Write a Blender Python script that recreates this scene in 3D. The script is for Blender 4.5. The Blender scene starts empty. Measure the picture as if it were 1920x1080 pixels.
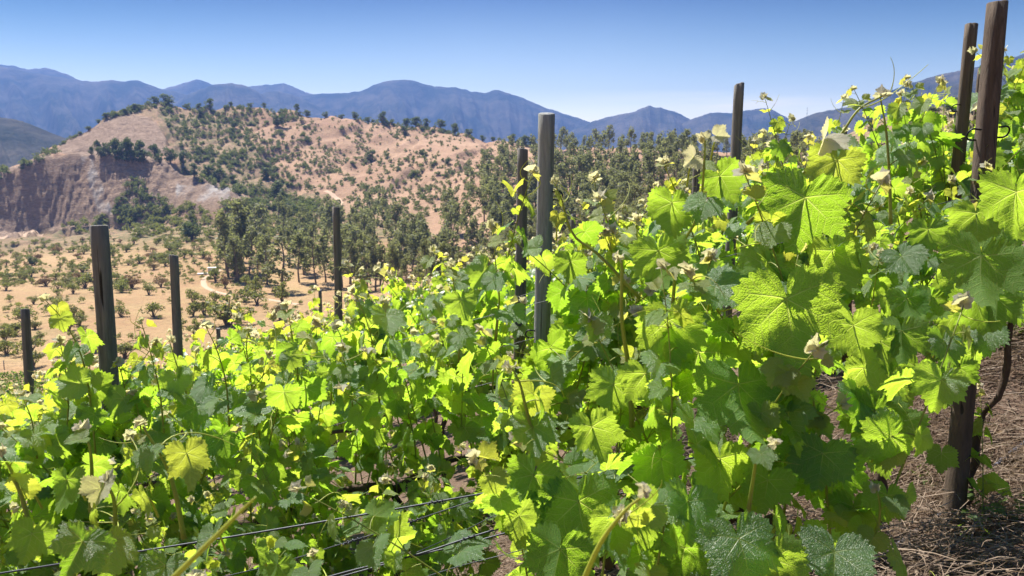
import bpy, math, random
import numpy as np
from mathutils import Vector

# ------------------------------------------------------------------ camera, sky, sun, exposure
F = 1500.0                                   # focal length in pixels of a 1920 px wide picture
PITCH = math.radians(7.2)
CT, ST = math.cos(PITCH), math.sin(PITCH)
SC = bpy.context.scene
COL = SC.collection
cam_data = bpy.data.cameras.new('camera')
cam_data.sensor_width = 36.0
cam_data.lens = F / 1920.0 * 36.0
cam_data.clip_start = 0.05
cam_data.clip_end = 60000.0
cam_data.dof.use_dof = True
cam_data.dof.focus_distance = 2.6
cam_data.dof.aperture_fstop = 12.0
cam = bpy.data.objects.new('camera', cam_data)
COL.objects.link(cam)
cam.location = (0, 0, 0)
cam.rotation_euler = (math.pi / 2 - PITCH, 0, 0)
SC.camera = cam

SUN_AZ, SUN_EL = math.radians(-38), math.radians(58)
SUN = np.array([math.sin(SUN_AZ) * math.cos(SUN_EL), math.cos(SUN_AZ) * math.cos(SUN_EL), math.sin(SUN_EL)])
sun_data = bpy.data.lights.new('sun', 'SUN')
sun_data.energy = 5.0
sun_data.angle = math.radians(0.5)
sun_data.color = (1.0, 0.945, 0.86)
sun_ob = bpy.data.objects.new('sun', sun_data)
COL.objects.link(sun_ob)
sun_ob.rotation_euler = Vector(SUN).to_track_quat('Z', 'Y').to_euler()

world = bpy.data.worlds.new('World')
SC.world = world
world.use_nodes = True
nt = world.node_tree
nt.nodes.clear()
w_out = nt.nodes.new('ShaderNodeOutputWorld')
w_bg = nt.nodes.new('ShaderNodeBackground')
w_sky = nt.nodes.new('ShaderNodeTexSky')
w_sky.sky_type = 'NISHITA'
w_sky.sun_disc = False
w_sky.sun_elevation = SUN_EL
w_sky.sun_rotation = SUN_AZ % (2 * math.pi)
w_sky.altitude = 400
w_sky.air_density = 1.0
w_sky.dust_density = 0.3
w_sky.ozone_density = 3.5
w_hs = nt.nodes.new('ShaderNodeHueSaturation')
w_hs.inputs['Saturation'].default_value = 1.3
w_bg.inputs['Strength'].default_value = 0.07
# thin streaks of cloud low above the mountains
w_tc = nt.nodes.new('ShaderNodeTexCoord')
w_map = nt.nodes.new('ShaderNodeMapping')
w_map.inputs['Scale'].default_value = (5, 5, 62)
w_noise = nt.nodes.new('ShaderNodeTexNoise')
w_noise.inputs['Scale'].default_value = 1.0
w_noise.inputs['Detail'].default_value = 5
w_ramp = nt.nodes.new('ShaderNodeMapRange')
w_ramp.inputs[1].default_value = 0.44; w_ramp.inputs[2].default_value = 0.62
w_sep = nt.nodes.new('ShaderNodeSeparateXYZ')
def wmath(op, a, b, clamp=False):
    m = nt.nodes.new('ShaderNodeMath'); m.operation = op; m.use_clamp = clamp
    for i, v in enumerate((a, b)):
        if isinstance(v, (int, float)): m.inputs[i].default_value = v
        else: nt.links.new(v, m.inputs[i])
    return m.outputs[0]
nt.links.new(w_tc.outputs['Generated'], w_map.inputs['Vector'])
nt.links.new(w_map.outputs[0], w_noise.inputs['Vector'])
nt.links.new(w_noise.outputs['Fac'], w_ramp.inputs[0])
nt.links.new(w_tc.outputs['Generated'], w_sep.inputs[0])
dz = wmath('DIVIDE', wmath('ABSOLUTE', wmath('SUBTRACT', w_sep.outputs[2], 0.094), 0), 0.022)
dx = wmath('DIVIDE', wmath('ABSOLUTE', wmath('SUBTRACT', w_sep.outputs[0], 0.25), 0), 0.20)
band = wmath('MULTIPLY', wmath('SUBTRACT', 1.0, dz, True), wmath('SUBTRACT', 1.0, dx, True))
cl = wmath('MULTIPLY', wmath('MULTIPLY', band, w_ramp.outputs[0]), 1.3, True)
w_mix = nt.nodes.new('ShaderNodeMixRGB')
w_mix.inputs[2].default_value = (9.5, 9, 8.2, 1)
nt.links.new(w_sky.outputs[0], w_hs.inputs['Color'])
w_el = nt.nodes.new('ShaderNodeMapRange'); w_el.inputs[1].default_value = 0.09; w_el.inputs[2].default_value = 0.25
nt.links.new(w_sep.outputs[2], w_el.inputs[0])
w_deep = nt.nodes.new('ShaderNodeMixRGB'); w_deep.inputs[1].default_value = (2.7, 1.6, 1.0, 1); w_deep.inputs[2].default_value = (0.01, 0.11, 0.23, 1)
nt.links.new(w_el.outputs[0], w_deep.inputs[0])
w_mul = nt.nodes.new('ShaderNodeMixRGB'); w_mul.blend_type = 'MULTIPLY'; w_mul.inputs[0].default_value = 1.0
nt.links.new(w_hs.outputs[0], w_mul.inputs[1]); nt.links.new(w_deep.outputs[0], w_mul.inputs[2])
w_az = wmath('MULTIPLY', wmath('DIVIDE', wmath('SUBTRACT', wmath('ABSOLUTE', wmath('ADD', w_sep.outputs[0], -0.03), 0), 0.08), 0.45, True), w_el.outputs[0], True)
w_pol = nt.nodes.new('ShaderNodeMixRGB'); w_pol.blend_type = 'MULTIPLY'; w_pol.inputs[2].default_value = (0.10, 0.40, 0.55, 1)
nt.links.new(w_az, w_pol.inputs[0]); nt.links.new(w_mul.outputs[0], w_pol.inputs[1])
w_up = nt.nodes.new('ShaderNodeMapRange'); w_up.inputs[1].default_value = 0.32; w_up.inputs[2].default_value = 0.55
nt.links.new(w_sep.outputs[2], w_up.inputs[0])
w_fin = nt.nodes.new('ShaderNodeMixRGB')
nt.links.new(w_up.outputs[0], w_fin.inputs[0]); nt.links.new(w_pol.outputs[0], w_fin.inputs[1]); nt.links.new(w_hs.outputs[0], w_fin.inputs[2])
nt.links.new(w_fin.outputs[0], w_mix.inputs[1])
nt.links.new(cl, w_mix.inputs[0])
nt.links.new(w_mix.outputs[0], w_bg.inputs['Color'])
nt.links.new(w_bg.outputs[0], w_out.inputs['Surface'])

SC.view_settings.view_transform = 'Standard'
SC.view_settings.look = 'None'
SC.view_settings.gamma = 1
SC.view_settings.exposure = 1.5
SC.render.engine = 'CYCLES'
cy = SC.cycles
cy.max_bounces = 8
cy.diffuse_bounces = 4
cy.glossy_bounces = 2
cy.transmission_bounces = 6
cy.volume_bounces = 1
cy.use_denoising = True
cy.sample_clamp_indirect = 6.0

HAZE_DENSITY = 1.45e-4

# ------------------------------------------------------------------ helpers
def ray(x, y):
    """Slopes a = X/Y and b = Z/Y of the line of sight through picture point x, y."""
    xx = (x - 960.0) / F; q = (540.0 - y) / F
    Y = CT + q * ST
    return xx / Y, (q * CT - ST) / Y

def at(x, y, Y):
    a, b = ray(x, y)
    return np.array([a * Y, Y, b * Y])

def to_px(X, Y, Z):
    cyv = Z * CT + Y * ST; dep = Y * CT - Z * ST
    return 960 + F * X / dep, 540 - F * cyv / dep

def tag(o, label=None, cat=None, group=None, kind=None):
    if label: o['label'] = label
    if cat: o['category'] = cat
    if group: o['group'] = group
    if kind: o['kind'] = kind
    return o

def unit(v):
    v = np.asarray(v, float)
    return v / max(np.linalg.norm(v), 1e-9)

class MB:
    """Collects vertices and faces and links them as one mesh object."""
    def __init__(self):
        self.v = []; self.f = []; self.n = 0; self.uv = []; self.at = []
    def add(self, v, faces, uv=None, var=0.0, young=0.0):
        v = np.asarray(v, np.float32)
        for f in (faces if isinstance(faces, list) else [faces]):
            self.f.append(np.asarray(f, np.int32) + self.n)
        self.v.append(v)
        self.uv.append(np.zeros((len(v), 2), np.float32) if uv is None else np.asarray(uv, np.float32))
        a = np.zeros((len(v), 2), np.float32); a[:, 0] = var; a[:, 1] = young
        self.at.append(a)
        self.n += len(v)
    def tube(self, path, radii, sides=6, cap=True, var=0.0, young=0.0):
        P = np.asarray(path, float); n = len(P)
        R = np.broadcast_to(np.asarray(radii, float), (n,))
        T = np.gradient(P, axis=0); T /= np.maximum(np.linalg.norm(T, axis=1, keepdims=True), 1e-9)
        ref = np.array([1.0, 0, 0]) if abs(T[0][0]) < 0.8 else np.array([0, 1.0, 0])
        u = unit(np.cross(T[0], ref)); rings = []
        for i in range(n):
            u = unit(u - T[i] * np.dot(u, T[i])); w = np.cross(T[i], u)
            ang = np.arange(sides) * 2 * math.pi / sides
            rings.append(P[i] + R[i] * (np.cos(ang)[:, None] * u + np.sin(ang)[:, None] * w))
        V = np.concatenate(rings)
        i = np.arange(n - 1)[:, None] * sides; j = np.arange(sides)[None, :]; k = (j + 1) % sides
        q = np.stack([i + j, i + k, i + sides + k, i + sides + j], -1).reshape(-1, 4)
        uv = np.stack([np.tile(np.arange(sides) / sides, n), np.repeat(np.linspace(0, 1, n), sides)], 1)
        fs = [q]
        if cap:
            V = np.concatenate([V, P[-1:], P[:1]]); uv = np.concatenate([uv, [[0, 1]], [[0, 0]]])
            b = (n - 1) * sides; jj = np.arange(sides); kk = (jj + 1) % sides
            fs.append(np.stack([b + jj, b + kk, np.full(sides, n * sides)], -1))
            fs.append(np.stack([kk, jj, np.full(sides, n * sides + 1)], -1))
        self.add(V, fs, uv, var, young)
    def box(self, lo, hi):
        x0, y0, z0 = lo; x1, y1, z1 = hi
        v = [(x0,y0,z0),(x1,y0,z0),(x1,y1,z0),(x0,y1,z0),(x0,y0,z1),(x1,y0,z1),(x1,y1,z1),(x0,y1,z1)]
        self.add(v, np.array([(0,3,2,1),(4,5,6,7),(0,1,5,4),(1,2,6,5),(2,3,7,6),(3,0,4,7)]))
    def mesh(self, name, mat, smooth=True):
        me = bpy.data.meshes.new(name)
        v = np.concatenate(self.v) if self.v else np.zeros((0, 3), np.float32)
        me.vertices.add(len(v)); me.vertices.foreach_set('co', v.ravel())
        loops = np.concatenate([f.ravel() for f in self.f]); sizes = np.concatenate([np.full(len(f), f.shape[1], np.int32) for f in self.f])
        starts = np.concatenate([[0], np.cumsum(sizes)[:-1]]).astype(np.int32)
        me.loops.add(len(loops)); me.loops.foreach_set('vertex_index', loops.astype(np.int32))
        me.polygons.add(len(sizes)); me.polygons.foreach_set('loop_start', starts)
        me.polygons.foreach_set('use_smooth', np.full(len(sizes), smooth, bool))
        uv = np.concatenate(self.uv)
        lay = me.uv_layers.new(name='UVMap'); lay.data.foreach_set('uv', uv[loops].ravel())
        a = np.concatenate(self.at)
        for k, nm in enumerate(('var', 'young')):
            t = me.attributes.new(nm, 'FLOAT', 'POINT'); t.data.foreach_set('value', np.ascontiguousarray(a[:, k]))
        if mat: me.materials.append(mat)
        me.update(calc_edges=True)
        return me
    def build(self, name, mat, parent=None, smooth=True):
        o = bpy.data.objects.new(name, self.mesh(name, mat, smooth))
        COL.objects.link(o)
        if parent: o.parent = parent
        return o

def empty(name, loc=(0, 0, 0), rz=0.0):
    o = bpy.data.objects.new(name, None); o.empty_display_size = 0.1
    COL.objects.link(o); o.location = loc; o.rotation_euler = (0, 0, rz)
    return o

def inst(name, mesh, parent, loc=(0, 0, 0), rot=(0, 0, 0), sc=1.0):
    o = bpy.data.objects.new(name, mesh); COL.objects.link(o); o.parent = parent
    o.location = loc; o.rotation_euler = rot
    o.scale = (sc, sc, sc) if isinstance(sc, (int, float)) else sc
    return o

def copy_tree(o, parent=None):
    c = o.copy(); COL.objects.link(c); c.parent = parent
    for ch in list(o.children): copy_tree(ch, c)
    return c

def vnoise(x, y, seed=0):
    xi = np.floor(x).astype(np.int64); yi = np.floor(y).astype(np.int64)
    xf = x - xi; yf = y - yi
    u = xf * xf * (3 - 2 * xf); v = yf * yf * (3 - 2 * yf)
    def h(i, j):
        n = (i * 374761393 + j * 668265263 + seed * 974634777) & 0xFFFFFFFF
        n = ((n ^ (n >> 13)) * 1274126177) & 0xFFFFFFFF
        return ((n ^ (n >> 16)) & 0xFFFF) / 65535.0
    return (h(xi, yi) * (1 - u) + h(xi + 1, yi) * u) * (1 - v) + (h(xi, yi + 1) * (1 - u) + h(xi + 1, yi + 1) * u) * v

def fbm(x, y, seed=0, octaves=5):
    s = 0; a = 0.5
    for k in range(octaves):
        s = s + a * (vnoise(x, y, seed + k) - 0.5); x = x * 2.03; y = y * 2.03; a *= 0.5
    return s

def in_poly(px, py, poly):
    inside = np.zeros(px.shape, bool); n = len(poly)
    for i in range(n):
        x0, y0 = poly[i]; x1, y1 = poly[(i + 1) % n]
        c = ((y0 > py) != (y1 > py)) & (px < (x1 - x0) * (py - y0) / ((y1 - y0) or 1e-9) + x0)
        inside ^= c
    return inside

# ------------------------------------------------------------------ materials
class NT:
    def __init__(self, name):
        self.m = bpy.data.materials.new(name); self.m.use_nodes = True
        self.t = self.m.node_tree; self.t.nodes.clear()
        self.out = self.t.nodes.new('ShaderNodeOutputMaterial')
    def n(self, typ, **kw):
        nd = self.t.nodes.new('ShaderNode' + typ)
        for k, v in kw.items():
            if hasattr(nd, k): setattr(nd, k, v)
        return nd
    def set(self, nd, key, v):
        s = nd.inputs[key]
        if isinstance(v, bpy.types.NodeSocket): self.t.links.new(v, s)
        elif v is not None: s.default_value = v if not (isinstance(v, tuple) and len(v) == 3 and s.type == 'RGBA') else (*v, 1)
    def math(self, op, a, b=0.0, clamp=False):
        m = self.n('Math', operation=op, use_clamp=clamp); self.set(m, 0, a); self.set(m, 1, b); return m.outputs[0]
    def attr(self, name):
        a = self.n('Attribute'); a.attribute_name = name; return a.outputs['Fac']
    def rng(self, v, a, b, c=0.0, d=1.0, smooth=False):
        r = self.n('MapRange'); r.interpolation_type = 'SMOOTHSTEP' if smooth else 'LINEAR'
        for k, x in ((0, v), (1, a), (2, b), (3, c), (4, d)): self.set(r, k, x)
        return r.outputs[0]
    def mix(self, f, a, b, mode='MIX'):
        m = self.n('MixRGB', blend_type=mode); self.set(m, 0, f); self.set(m, 1, a); self.set(m, 2, b); return m.outputs[0]
    def noise(self, scale, detail=4, vec=None, rough=0.55, dist=0.0):
        x = self.n('TexNoise'); self.set(x, 'Scale', scale); self.set(x, 'Detail', detail); self.set(x, 'Roughness', rough); self.set(x, 'Distortion', dist)
        if vec is not None: self.set(x, 'Vector', vec)
        return x.outputs['Fac']
    def obj(self, scale=None):
        tc = self.n('TexCoord')
        if scale is None: return tc.outputs['Object']
        mp = self.n('Mapping'); self.set(mp, 'Vector', tc.outputs['Object']); self.set(mp, 'Scale', scale); return mp.outputs[0]
    def bump(self, h, strength=0.5, dist=0.01):
        b = self.n('Bump'); self.set(b, 'Height', h); self.set(b, 'Strength', strength); self.set(b, 'Distance', dist); return b.outputs[0]
    def pbsdf(self, col, rough=0.8, normal=None, spec=0.3):
        p = self.n('BsdfPrincipled'); self.set(p, 'Base Color', col); self.set(p, 'Roughness', rough); self.set(p, 'Specular IOR Level', spec)
        if normal is not None: self.set(p, 'Normal', normal)
        return p.outputs[0]
    def surf(self, s):
        self.t.links.new(s, self.out.inputs['Surface']); return self.m

def mat_leaf(name, detail):
    k = NT(name)
    uv = k.n('UVMap'); uv.uv_map = 'UVMap'
    sp = k.n('SeparateXYZ'); k.set(sp, 0, uv.outputs[0]); a, b = sp.outputs[0], sp.outputs[1]
    young = k.attr('young'); var = k.attr('var')
    geo = k.n('NewGeometry'); back = geo.outputs['Backfacing']
    oi = k.n('ObjectInfo')
    v2 = k.math('ADD', k.math('MULTIPLY', var, 0.8), k.math('MULTIPLY', oi.outputs['Random'], 0.2))
    upper = k.mix(v2, (0.032, 0.095, 0.036), (0.080, 0.180, 0.050))
    under = k.mix(v2, (0.085, 0.17, 0.050), (0.135, 0.235, 0.065))
    yl = k.rng(young, 0.0, 0.7, 0, 1)
    upper = k.mix(yl, upper, (0.26, 0.31, 0.07)); under = k.mix(yl, under, (0.32, 0.36, 0.12))
    tr = k.mix(v2, (0.32, 0.62, 0.02), (0.66, 0.87, 0.06))
    tr = k.mix(yl, tr, (0.75, 0.68, 0.06))
    woolly = k.rng(young, 0.72, 1.0, 0, 0.85)
    upper = k.mix(woolly, upper, (0.72, 0.66, 0.57)); under = k.mix(woolly, under, (0.78, 0.72, 0.64)); tr = k.mix(woolly, tr, (0.72, 0.64, 0.42))
    nrm = None
    if detail:
        # main veins lie on b = 0, side veins leave them at an angle
        wob = k.noise(5.0, 2, uv.outputs[0])
        main = k.rng(b, 0.003, k.math('ADD', 0.009, k.math('MULTIPLY', k.math('SUBTRACT', 1.0, a), 0.011)), 1, 0, True)
        s = k.math('DIVIDE', k.math('ADD', k.math('SUBTRACT', a, k.math('MULTIPLY', b, 0.85)), k.math('MULTIPLY', wob, 0.10)), 0.155)
        fr = k.math('ABSOLUTE', k.math('SUBTRACT', k.math('FRACT', s), 0.5))
        side = k.math('MULTIPLY', k.rng(fr, 0.0, 0.075, 1, 0, True), k.rng(a, 0.03, 0.14, 0, 1))
        vor = k.n('TexVoronoi', feature='DISTANCE_TO_EDGE'); k.set(vor, 'Scale', 30.0); k.set(vor, 'Vector', uv.outputs[0])
        net = k.rng(vor.outputs['Distance'], 0.0, 0.12, 1, 0, True)
        vein = k.math('MAXIMUM', main, k.math('MULTIPLY', side, 0.75))
        vein = k.math('MAXIMUM', vein, k.math('MULTIPLY', net, 0.20), True)
        upper = k.mix(k.math('MULTIPLY', vein, 0.55), upper, (0.20, 0.28, 0.06)); under = k.mix(k.math('MULTIPLY', vein, 0.6), under, (0.26, 0.34, 0.10))
        tr = k.mix(k.math('MULTIPLY', vein, 0.8), tr, (0.80, 0.86, 0.22))
        mott = k.noise(9.0, 5, k.obj())
        tr = k.mix(k.rng(mott, 0.35, 0.7, 0.0, 0.28), tr, (0.20, 0.34, 0.01))
        fine = k.noise(42.0, 3, uv.outputs[0])
        h = k.math('ADD', k.math('MULTIPLY', vein, -1.0), k.math('MULTIPLY', k.math('ADD', vor.outputs['Distance'], k.math('MULTIPLY', fine, 0.5)), 0.9))
        nrm = k.bump(h, 0.62, 0.003)
    base = k.mix(back, upper, under)
    rough = k.math('ADD', k.math('ADD', 0.41, k.math('MULTIPLY', back, 0.32)), k.math('MULTIPLY', woolly, 0.25), True)
    p = k.n('BsdfPrincipled'); k.set(p, 'Base Color', base); k.set(p, 'Roughness', rough); k.set(p, 'Specular IOR Level', k.rng(back, 0, 1, 1.0, 0.2))
    t = k.n('BsdfTranslucent'); k.set(t, 'Color', tr)
    if nrm is not None: k.set(p, 'Normal', nrm); k.set(t, 'Normal', nrm)
    mx = k.n('MixShader'); k.set(mx, 0, 0.60); k.t.links.new(p.outputs[0], mx.inputs[1]); k.t.links.new(t.outputs[0], mx.inputs[2])
    return k.surf(mx.outputs[0])

def mat_stem():
    k = NT('green_stem')
    young = k.attr('young')
    n = k.noise(30, 3, k.obj())
    c = k.mix(young, (0.10, 0.15, 0.025), (0.42, 0.47, 0.06))
    c = k.mix(k.rng(n, 0.45, 0.75, 0, 0.5), c, (0.20, 0.13, 0.05))
    p = k.n('BsdfPrincipled'); k.set(p, 'Base Color', c); k.set(p, 'Roughness', 0.5)
    t = k.n('BsdfTranslucent'); k.set(t, 'Color', k.mix(young, (0.14, 0.22, 0.02), (0.65, 0.66, 0.08)))
    mx = k.n('MixShader'); k.set(mx, 0, 0.3); k.t.links.new(p.outputs[0], mx.inputs[1]); k.t.links.new(t.outputs[0], mx.inputs[2])
    return k.surf(mx.outputs[0])

def mat_wood(name='weathered_post_wood', tone=(1, 1, 1)):
    k = NT(name)
    oi = k.n('ObjectInfo')
    g = k.rng(k.noise(1.0, 7, k.obj((38, 38, 2.6)), 0.75, 1.3), 0.3, 0.72)
    big = k.noise(1.0, 3, k.obj((9, 9, 1.6)))
    c = k.mix(g, (0.075, 0.070, 0.064), (0.36, 0.335, 0.30))
    c = k.mix(k.rng(big, 0.4, 0.7, 0, 0.7), c, (0.16, 0.18, 0.175))
    c = k.mix(k.math('MULTIPLY', oi.outputs['Random'], 0.5), c, (0.085, 0.062, 0.045))
    crack = k.rng(k.noise(1.0, 2, k.obj((34, 34, 0.9)), 0.5, 1.0), 0.67, 0.70, 0, 1, True)
    c = k.mix(1.0, c, tone, 'MULTIPLY'); c = k.mix(crack, c, (0.02, 0.016, 0.012))
    h = k.math('SUBTRACT', g, k.math('MULTIPLY', crack, 1.4))
    return k.surf(k.pbsdf(c, 0.78, k.bump(h, 0.7, 0.006), 0.3))

def mat_bark(name, c0, c1, sc=40):
    k = NT(name)
    g = k.noise(1.0, 5, k.obj((sc, sc, sc * 0.25)), 0.7, 0.8)
    return k.surf(k.pbsdf(k.mix(g, c0, c1), 0.9, k.bump(g, 1.0, 0.01), 0.15))

def mat_metal(name, c, rough=0.45, metallic=0.7):
    k = NT(name)
    n = k.noise(60, 3, k.obj())
    p = k.n('BsdfPrincipled'); k.set(p, 'Base Color', k.mix(n, tuple(x * 0.6 for x in c), c)); k.set(p, 'Roughness', rough); k.set(p, 'Metallic', metallic)
    return k.surf(p.outputs[0])

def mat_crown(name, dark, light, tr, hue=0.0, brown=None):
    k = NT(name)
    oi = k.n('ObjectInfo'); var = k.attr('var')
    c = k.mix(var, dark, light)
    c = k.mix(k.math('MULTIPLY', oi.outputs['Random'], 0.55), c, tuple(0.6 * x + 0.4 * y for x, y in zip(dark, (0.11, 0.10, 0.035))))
    t = tr
    if brown is not None:
        f = k.rng(oi.outputs['Random'], 0.80, 0.92, 0, 0.85)
        c = k.mix(f, c, brown); t = k.mix(f, tr, tuple(1.3 * x for x in brown))
    d = k.pbsdf(c, 0.6, None, 0.25)
    tn = k.n('BsdfTranslucent'); k.set(tn, 'Color', t)
    mx = k.n('MixShader'); k.set(mx, 0, 0.42); k.t.links.new(d, mx.inputs[1]); k.t.links.new(tn.outputs[0], mx.inputs[2])
    return k.surf(mx.outputs[0])

def mat_terrain():
    k = NT('valley_soil_and_rock')
    pos = k.n('NewGeometry').outputs['Position']
    def nz(s, d=5, r=0.55):
        return k.noise(s, d, pos, r)
    big = k.rng(nz(0.018, 4, 0.6), 0.32, 0.68)
    soil = k.mix(big, (0.30, 0.180, 0.092), (0.39, 0.255, 0.138))
    soil = k.mix(k.rng(nz(0.07, 7, 0.75), 0.42, 0.66, 0, 0.85), soil, (0.36, 0.265, 0.125))
    soil = k.mix(k.rng(nz(0.045, 6, 0.7), 0.54, 0.70, 0, 0.7), soil, (0.20, 0.165, 0.075))
    soil = k.mix(k.rng(nz(0.9, 6, 0.8), 0.46, 0.68, 0, 0.65), soil, (0.17, 0.115, 0.06))
    pink = k.attr('pink')
    hillc = k.mix(big, (0.270, 0.160, 0.100), (0.375, 0.240, 0.155))
    hillc = k.mix(k.rng(nz(0.09, 7, 0.75), 0.46, 0.70, 0, 0.7), hillc, (0.34, 0.235, 0.135))
    hillc = k.mix(k.rng(nz(0.5, 6, 0.8), 0.46, 0.66, 0, 0.65), hillc, (0.17, 0.115, 0.07))
    c = k.mix(pink, soil, hillc)
    rock = k.attr('rock')
    mp = k.n('Mapping'); k.set(mp, 'Vector', pos); k.set(mp, 'Scale', (0.16, 0.16, 0.5))
    strata = k.rng(k.noise(1.0, 8, mp.outputs[0], 0.78, 1.6), 0.28, 0.74)
    rc = k.mix(strata, (0.18, 0.120, 0.080), (0.60, 0.43, 0.31))
    mp2 = k.n('Mapping'); k.set(mp2, 'Vector', pos); k.set(mp2, 'Scale', (0.16, 0.16, 0.02))
    shadow_streak = k.noise(1.0, 5, mp2.outputs[0], 0.6, 0.5)
    rc = k.mix(k.rng(shadow_streak, 0.55, 0.7, 0, 0.5), rc, (0.16, 0.115, 0.10))  # shadow streaks down the quarry face, painted into the rock colour
    pale = k.attr('pale')
    rc = k.mix(pale, rc, k.mix(strata, (0.40, 0.36, 0.34), (0.72, 0.68, 0.63)))
    c = k.mix(rock, c, rc)
    grassy = k.attr('grassy')
    gf = k.math('MULTIPLY', grassy, k.rng(nz(0.16, 6, 0.75), 0.38, 0.62, 0, 1), True)
    c = k.mix(gf, c, k.mix(nz(0.5), (0.055, 0.07, 0.028), (0.13, 0.135, 0.05)))
    b = k.math('ADD', k.math('MULTIPLY', nz(0.5, 6, 0.7), 1.0), k.math('MULTIPLY', k.math('MULTIPLY', strata, rock), 3.0))
    return k.surf(k.pbsdf(c, 0.95, k.bump(b, 0.8, 1.5), 0.1))

def mat_ground():
    k = NT('vineyard_soil')
    v = k.obj()
    c = k.mix(k.noise(2.5, 5, v), (0.095, 0.060, 0.044), (0.20, 0.135, 0.10))
    c = k.mix(k.rng(k.noise(26, 6, v, 0.75), 0.5, 0.7, 0, 0.75), c, (0.33, 0.245, 0.185))
    c = k.mix(k.rng(k.noise(60, 4, v, 0.75), 0.55, 0.7, 0, 0.6), c, (0.05, 0.032, 0.024))
    h = k.math('ADD', k.noise(18, 8, v, 0.75), k.math('MULTIPLY', k.noise(90, 4, v, 0.7), 0.35))
    return k.surf(k.pbsdf(c, 0.95, k.bump(h, 1.0, 0.04), 0.1))

def mat_mountain():
    k = NT('mountain_scrub')
    pos = k.n('NewGeometry').outputs['Position']
    c = k.mix(k.rng(k.noise(0.004, 8, pos, 0.7), 0.40, 0.62), (0.018, 0.027, 0.020), (0.105, 0.090, 0.070))
    c = k.mix(k.rng(k.noise(0.03, 5, pos, 0.75), 0.55, 0.7, 0, 0.7), c, (0.03, 0.042, 0.024))
    return k.surf(k.pbsdf(c, 0.95, k.bump(k.noise(0.02, 8, pos, 0.7), 0.8, 40.0), 0.05))

def mat_plain(name, c0, c1, scale=20, rough=0.9, bump=0.3, bd=0.01):
    k = NT(name); n = k.noise(scale, 6, k.obj(), 0.7)
    return k.surf(k.pbsdf(k.mix(n, c0, c1), rough, k.bump(n, bump, bd), 0.2))

M_leaf = mat_leaf('vine_leaf', True)
M_leaf_far = mat_leaf('vine_leaf_far', False)
M_stem = mat_stem()
M_wood = mat_wood()
M_wood_pale = mat_wood('pale_post_wood', (1.35, 1.45, 1.5))
M_wood_dark = mat_wood('dark_post_wood', (0.62, 0.50, 0.40))
M_bark = mat_bark('vine_bark', (0.035, 0.024, 0.018), (0.13, 0.092, 0.07), 60)
M_tbark = mat_bark('tree_bark', (0.07, 0.055, 0.042), (0.24, 0.19, 0.15), 3)
M_wire = mat_metal('galvanised_wire', (0.045, 0.05, 0.06), 0.5, 0.5)
M_hook = mat_metal('dark_iron', (0.03, 0.03, 0.032), 0.5, 0.8)
M_hose = mat_plain('grey_hose_plastic', (0.10, 0.10, 0.13), (0.17, 0.17, 0.21), 25, 0.5, 0.2)
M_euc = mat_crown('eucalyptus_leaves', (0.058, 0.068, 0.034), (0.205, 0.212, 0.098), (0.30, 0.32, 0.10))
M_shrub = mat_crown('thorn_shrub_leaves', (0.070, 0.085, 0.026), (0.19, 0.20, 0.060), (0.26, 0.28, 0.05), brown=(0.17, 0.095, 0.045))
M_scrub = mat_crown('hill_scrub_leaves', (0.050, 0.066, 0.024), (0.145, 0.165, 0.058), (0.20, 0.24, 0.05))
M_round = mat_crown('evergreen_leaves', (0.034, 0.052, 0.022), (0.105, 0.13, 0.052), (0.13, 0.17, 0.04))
M_terrain = mat_terrain()
M_ground = mat_ground()
M_mount = mat_mountain()
M_straw = mat_crown('dry_straw', (0.12, 0.08, 0.056), (0.42, 0.32, 0.24), (0.25, 0.18, 0.11))
M_weed = mat_crown('weed_leaves', (0.05, 0.10, 0.02), (0.12, 0.20, 0.04), (0.22, 0.36, 0.03))
M_path = mat_plain('pale_track_dust', (0.36, 0.245, 0.16), (0.43, 0.31, 0.215), 0.4, 0.95)
M_concrete = mat_plain('white_render', (0.55, 0.54, 0.53), (0.72, 0.71, 0.70), 2.0, 0.85)
M_dark = mat_plain('dark_metal_door', (0.10, 0.10, 0.11), (0.16, 0.16, 0.17), 3.0, 0.6)

# ------------------------------------------------------------------ terrain
def zplane(X, Y):
    return -1.45 + 0.28 * X - 0.11 * Y

TS = np.concatenate([np.linspace(-0.92, -0.70, 40, endpoint=False), np.linspace(-0.70, -0.30, 330, endpoint=False), np.linspace(-0.30, 0.92, 330)])
DS = np.concatenate([np.linspace(24, 110, 30, endpoint=False), np.linspace(110, 545, 120, endpoint=False), np.linspace(545, 700, 110, endpoint=False), np.linspace(700, 900, 55, endpoint=False),
                     np.linspace(900, 1600, 24, endpoint=False), np.geomspace(1600, 7000, 14)])
def curve(pts, default_d=None):
    """A feature line given as (x, y, distance) picture points: distance and height for every column of TS."""
    t = []; z = []; d = []
    for x, y, D in pts:
        a, b = ray(x, y); t.append(a); z.append(b * D); d.append(D)
    return np.interp(TS, t, d), np.interp(TS, t, z)
def flat(pts_d, z):
    return np.interp(TS, [p[0] for p in pts_d], [p[1] for p in pts_d]), np.full(TS.shape, z)
feat = []
feat.append((np.full(TS.shape, 24.0), zplane(TS * 24, 24.0)))
feat.append((np.full(TS.shape, 32.0), zplane(TS * 32, 32.0) - 0.5))
feat.append((np.full(TS.shape, 62.0), np.maximum(zplane(TS * 62, 62.0) - np.interp(TS, [-0.6, 0.1, 0.6], [9, 5, 2.0]), -33)))
FL = -35.0
def floor_y(d): return 540 - F * math.tan(math.atan(FL / d) + PITCH)
feat.append(curve([(-400, floor_y(130), 130), (640, floor_y(130), 130), (800, 590, 130), (1100, 530, 150), (1300, 470, 150), (1500, 400, 150), (1700, 335, 150), (1920, 275, 150), (2400, 170, 150)]))
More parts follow.
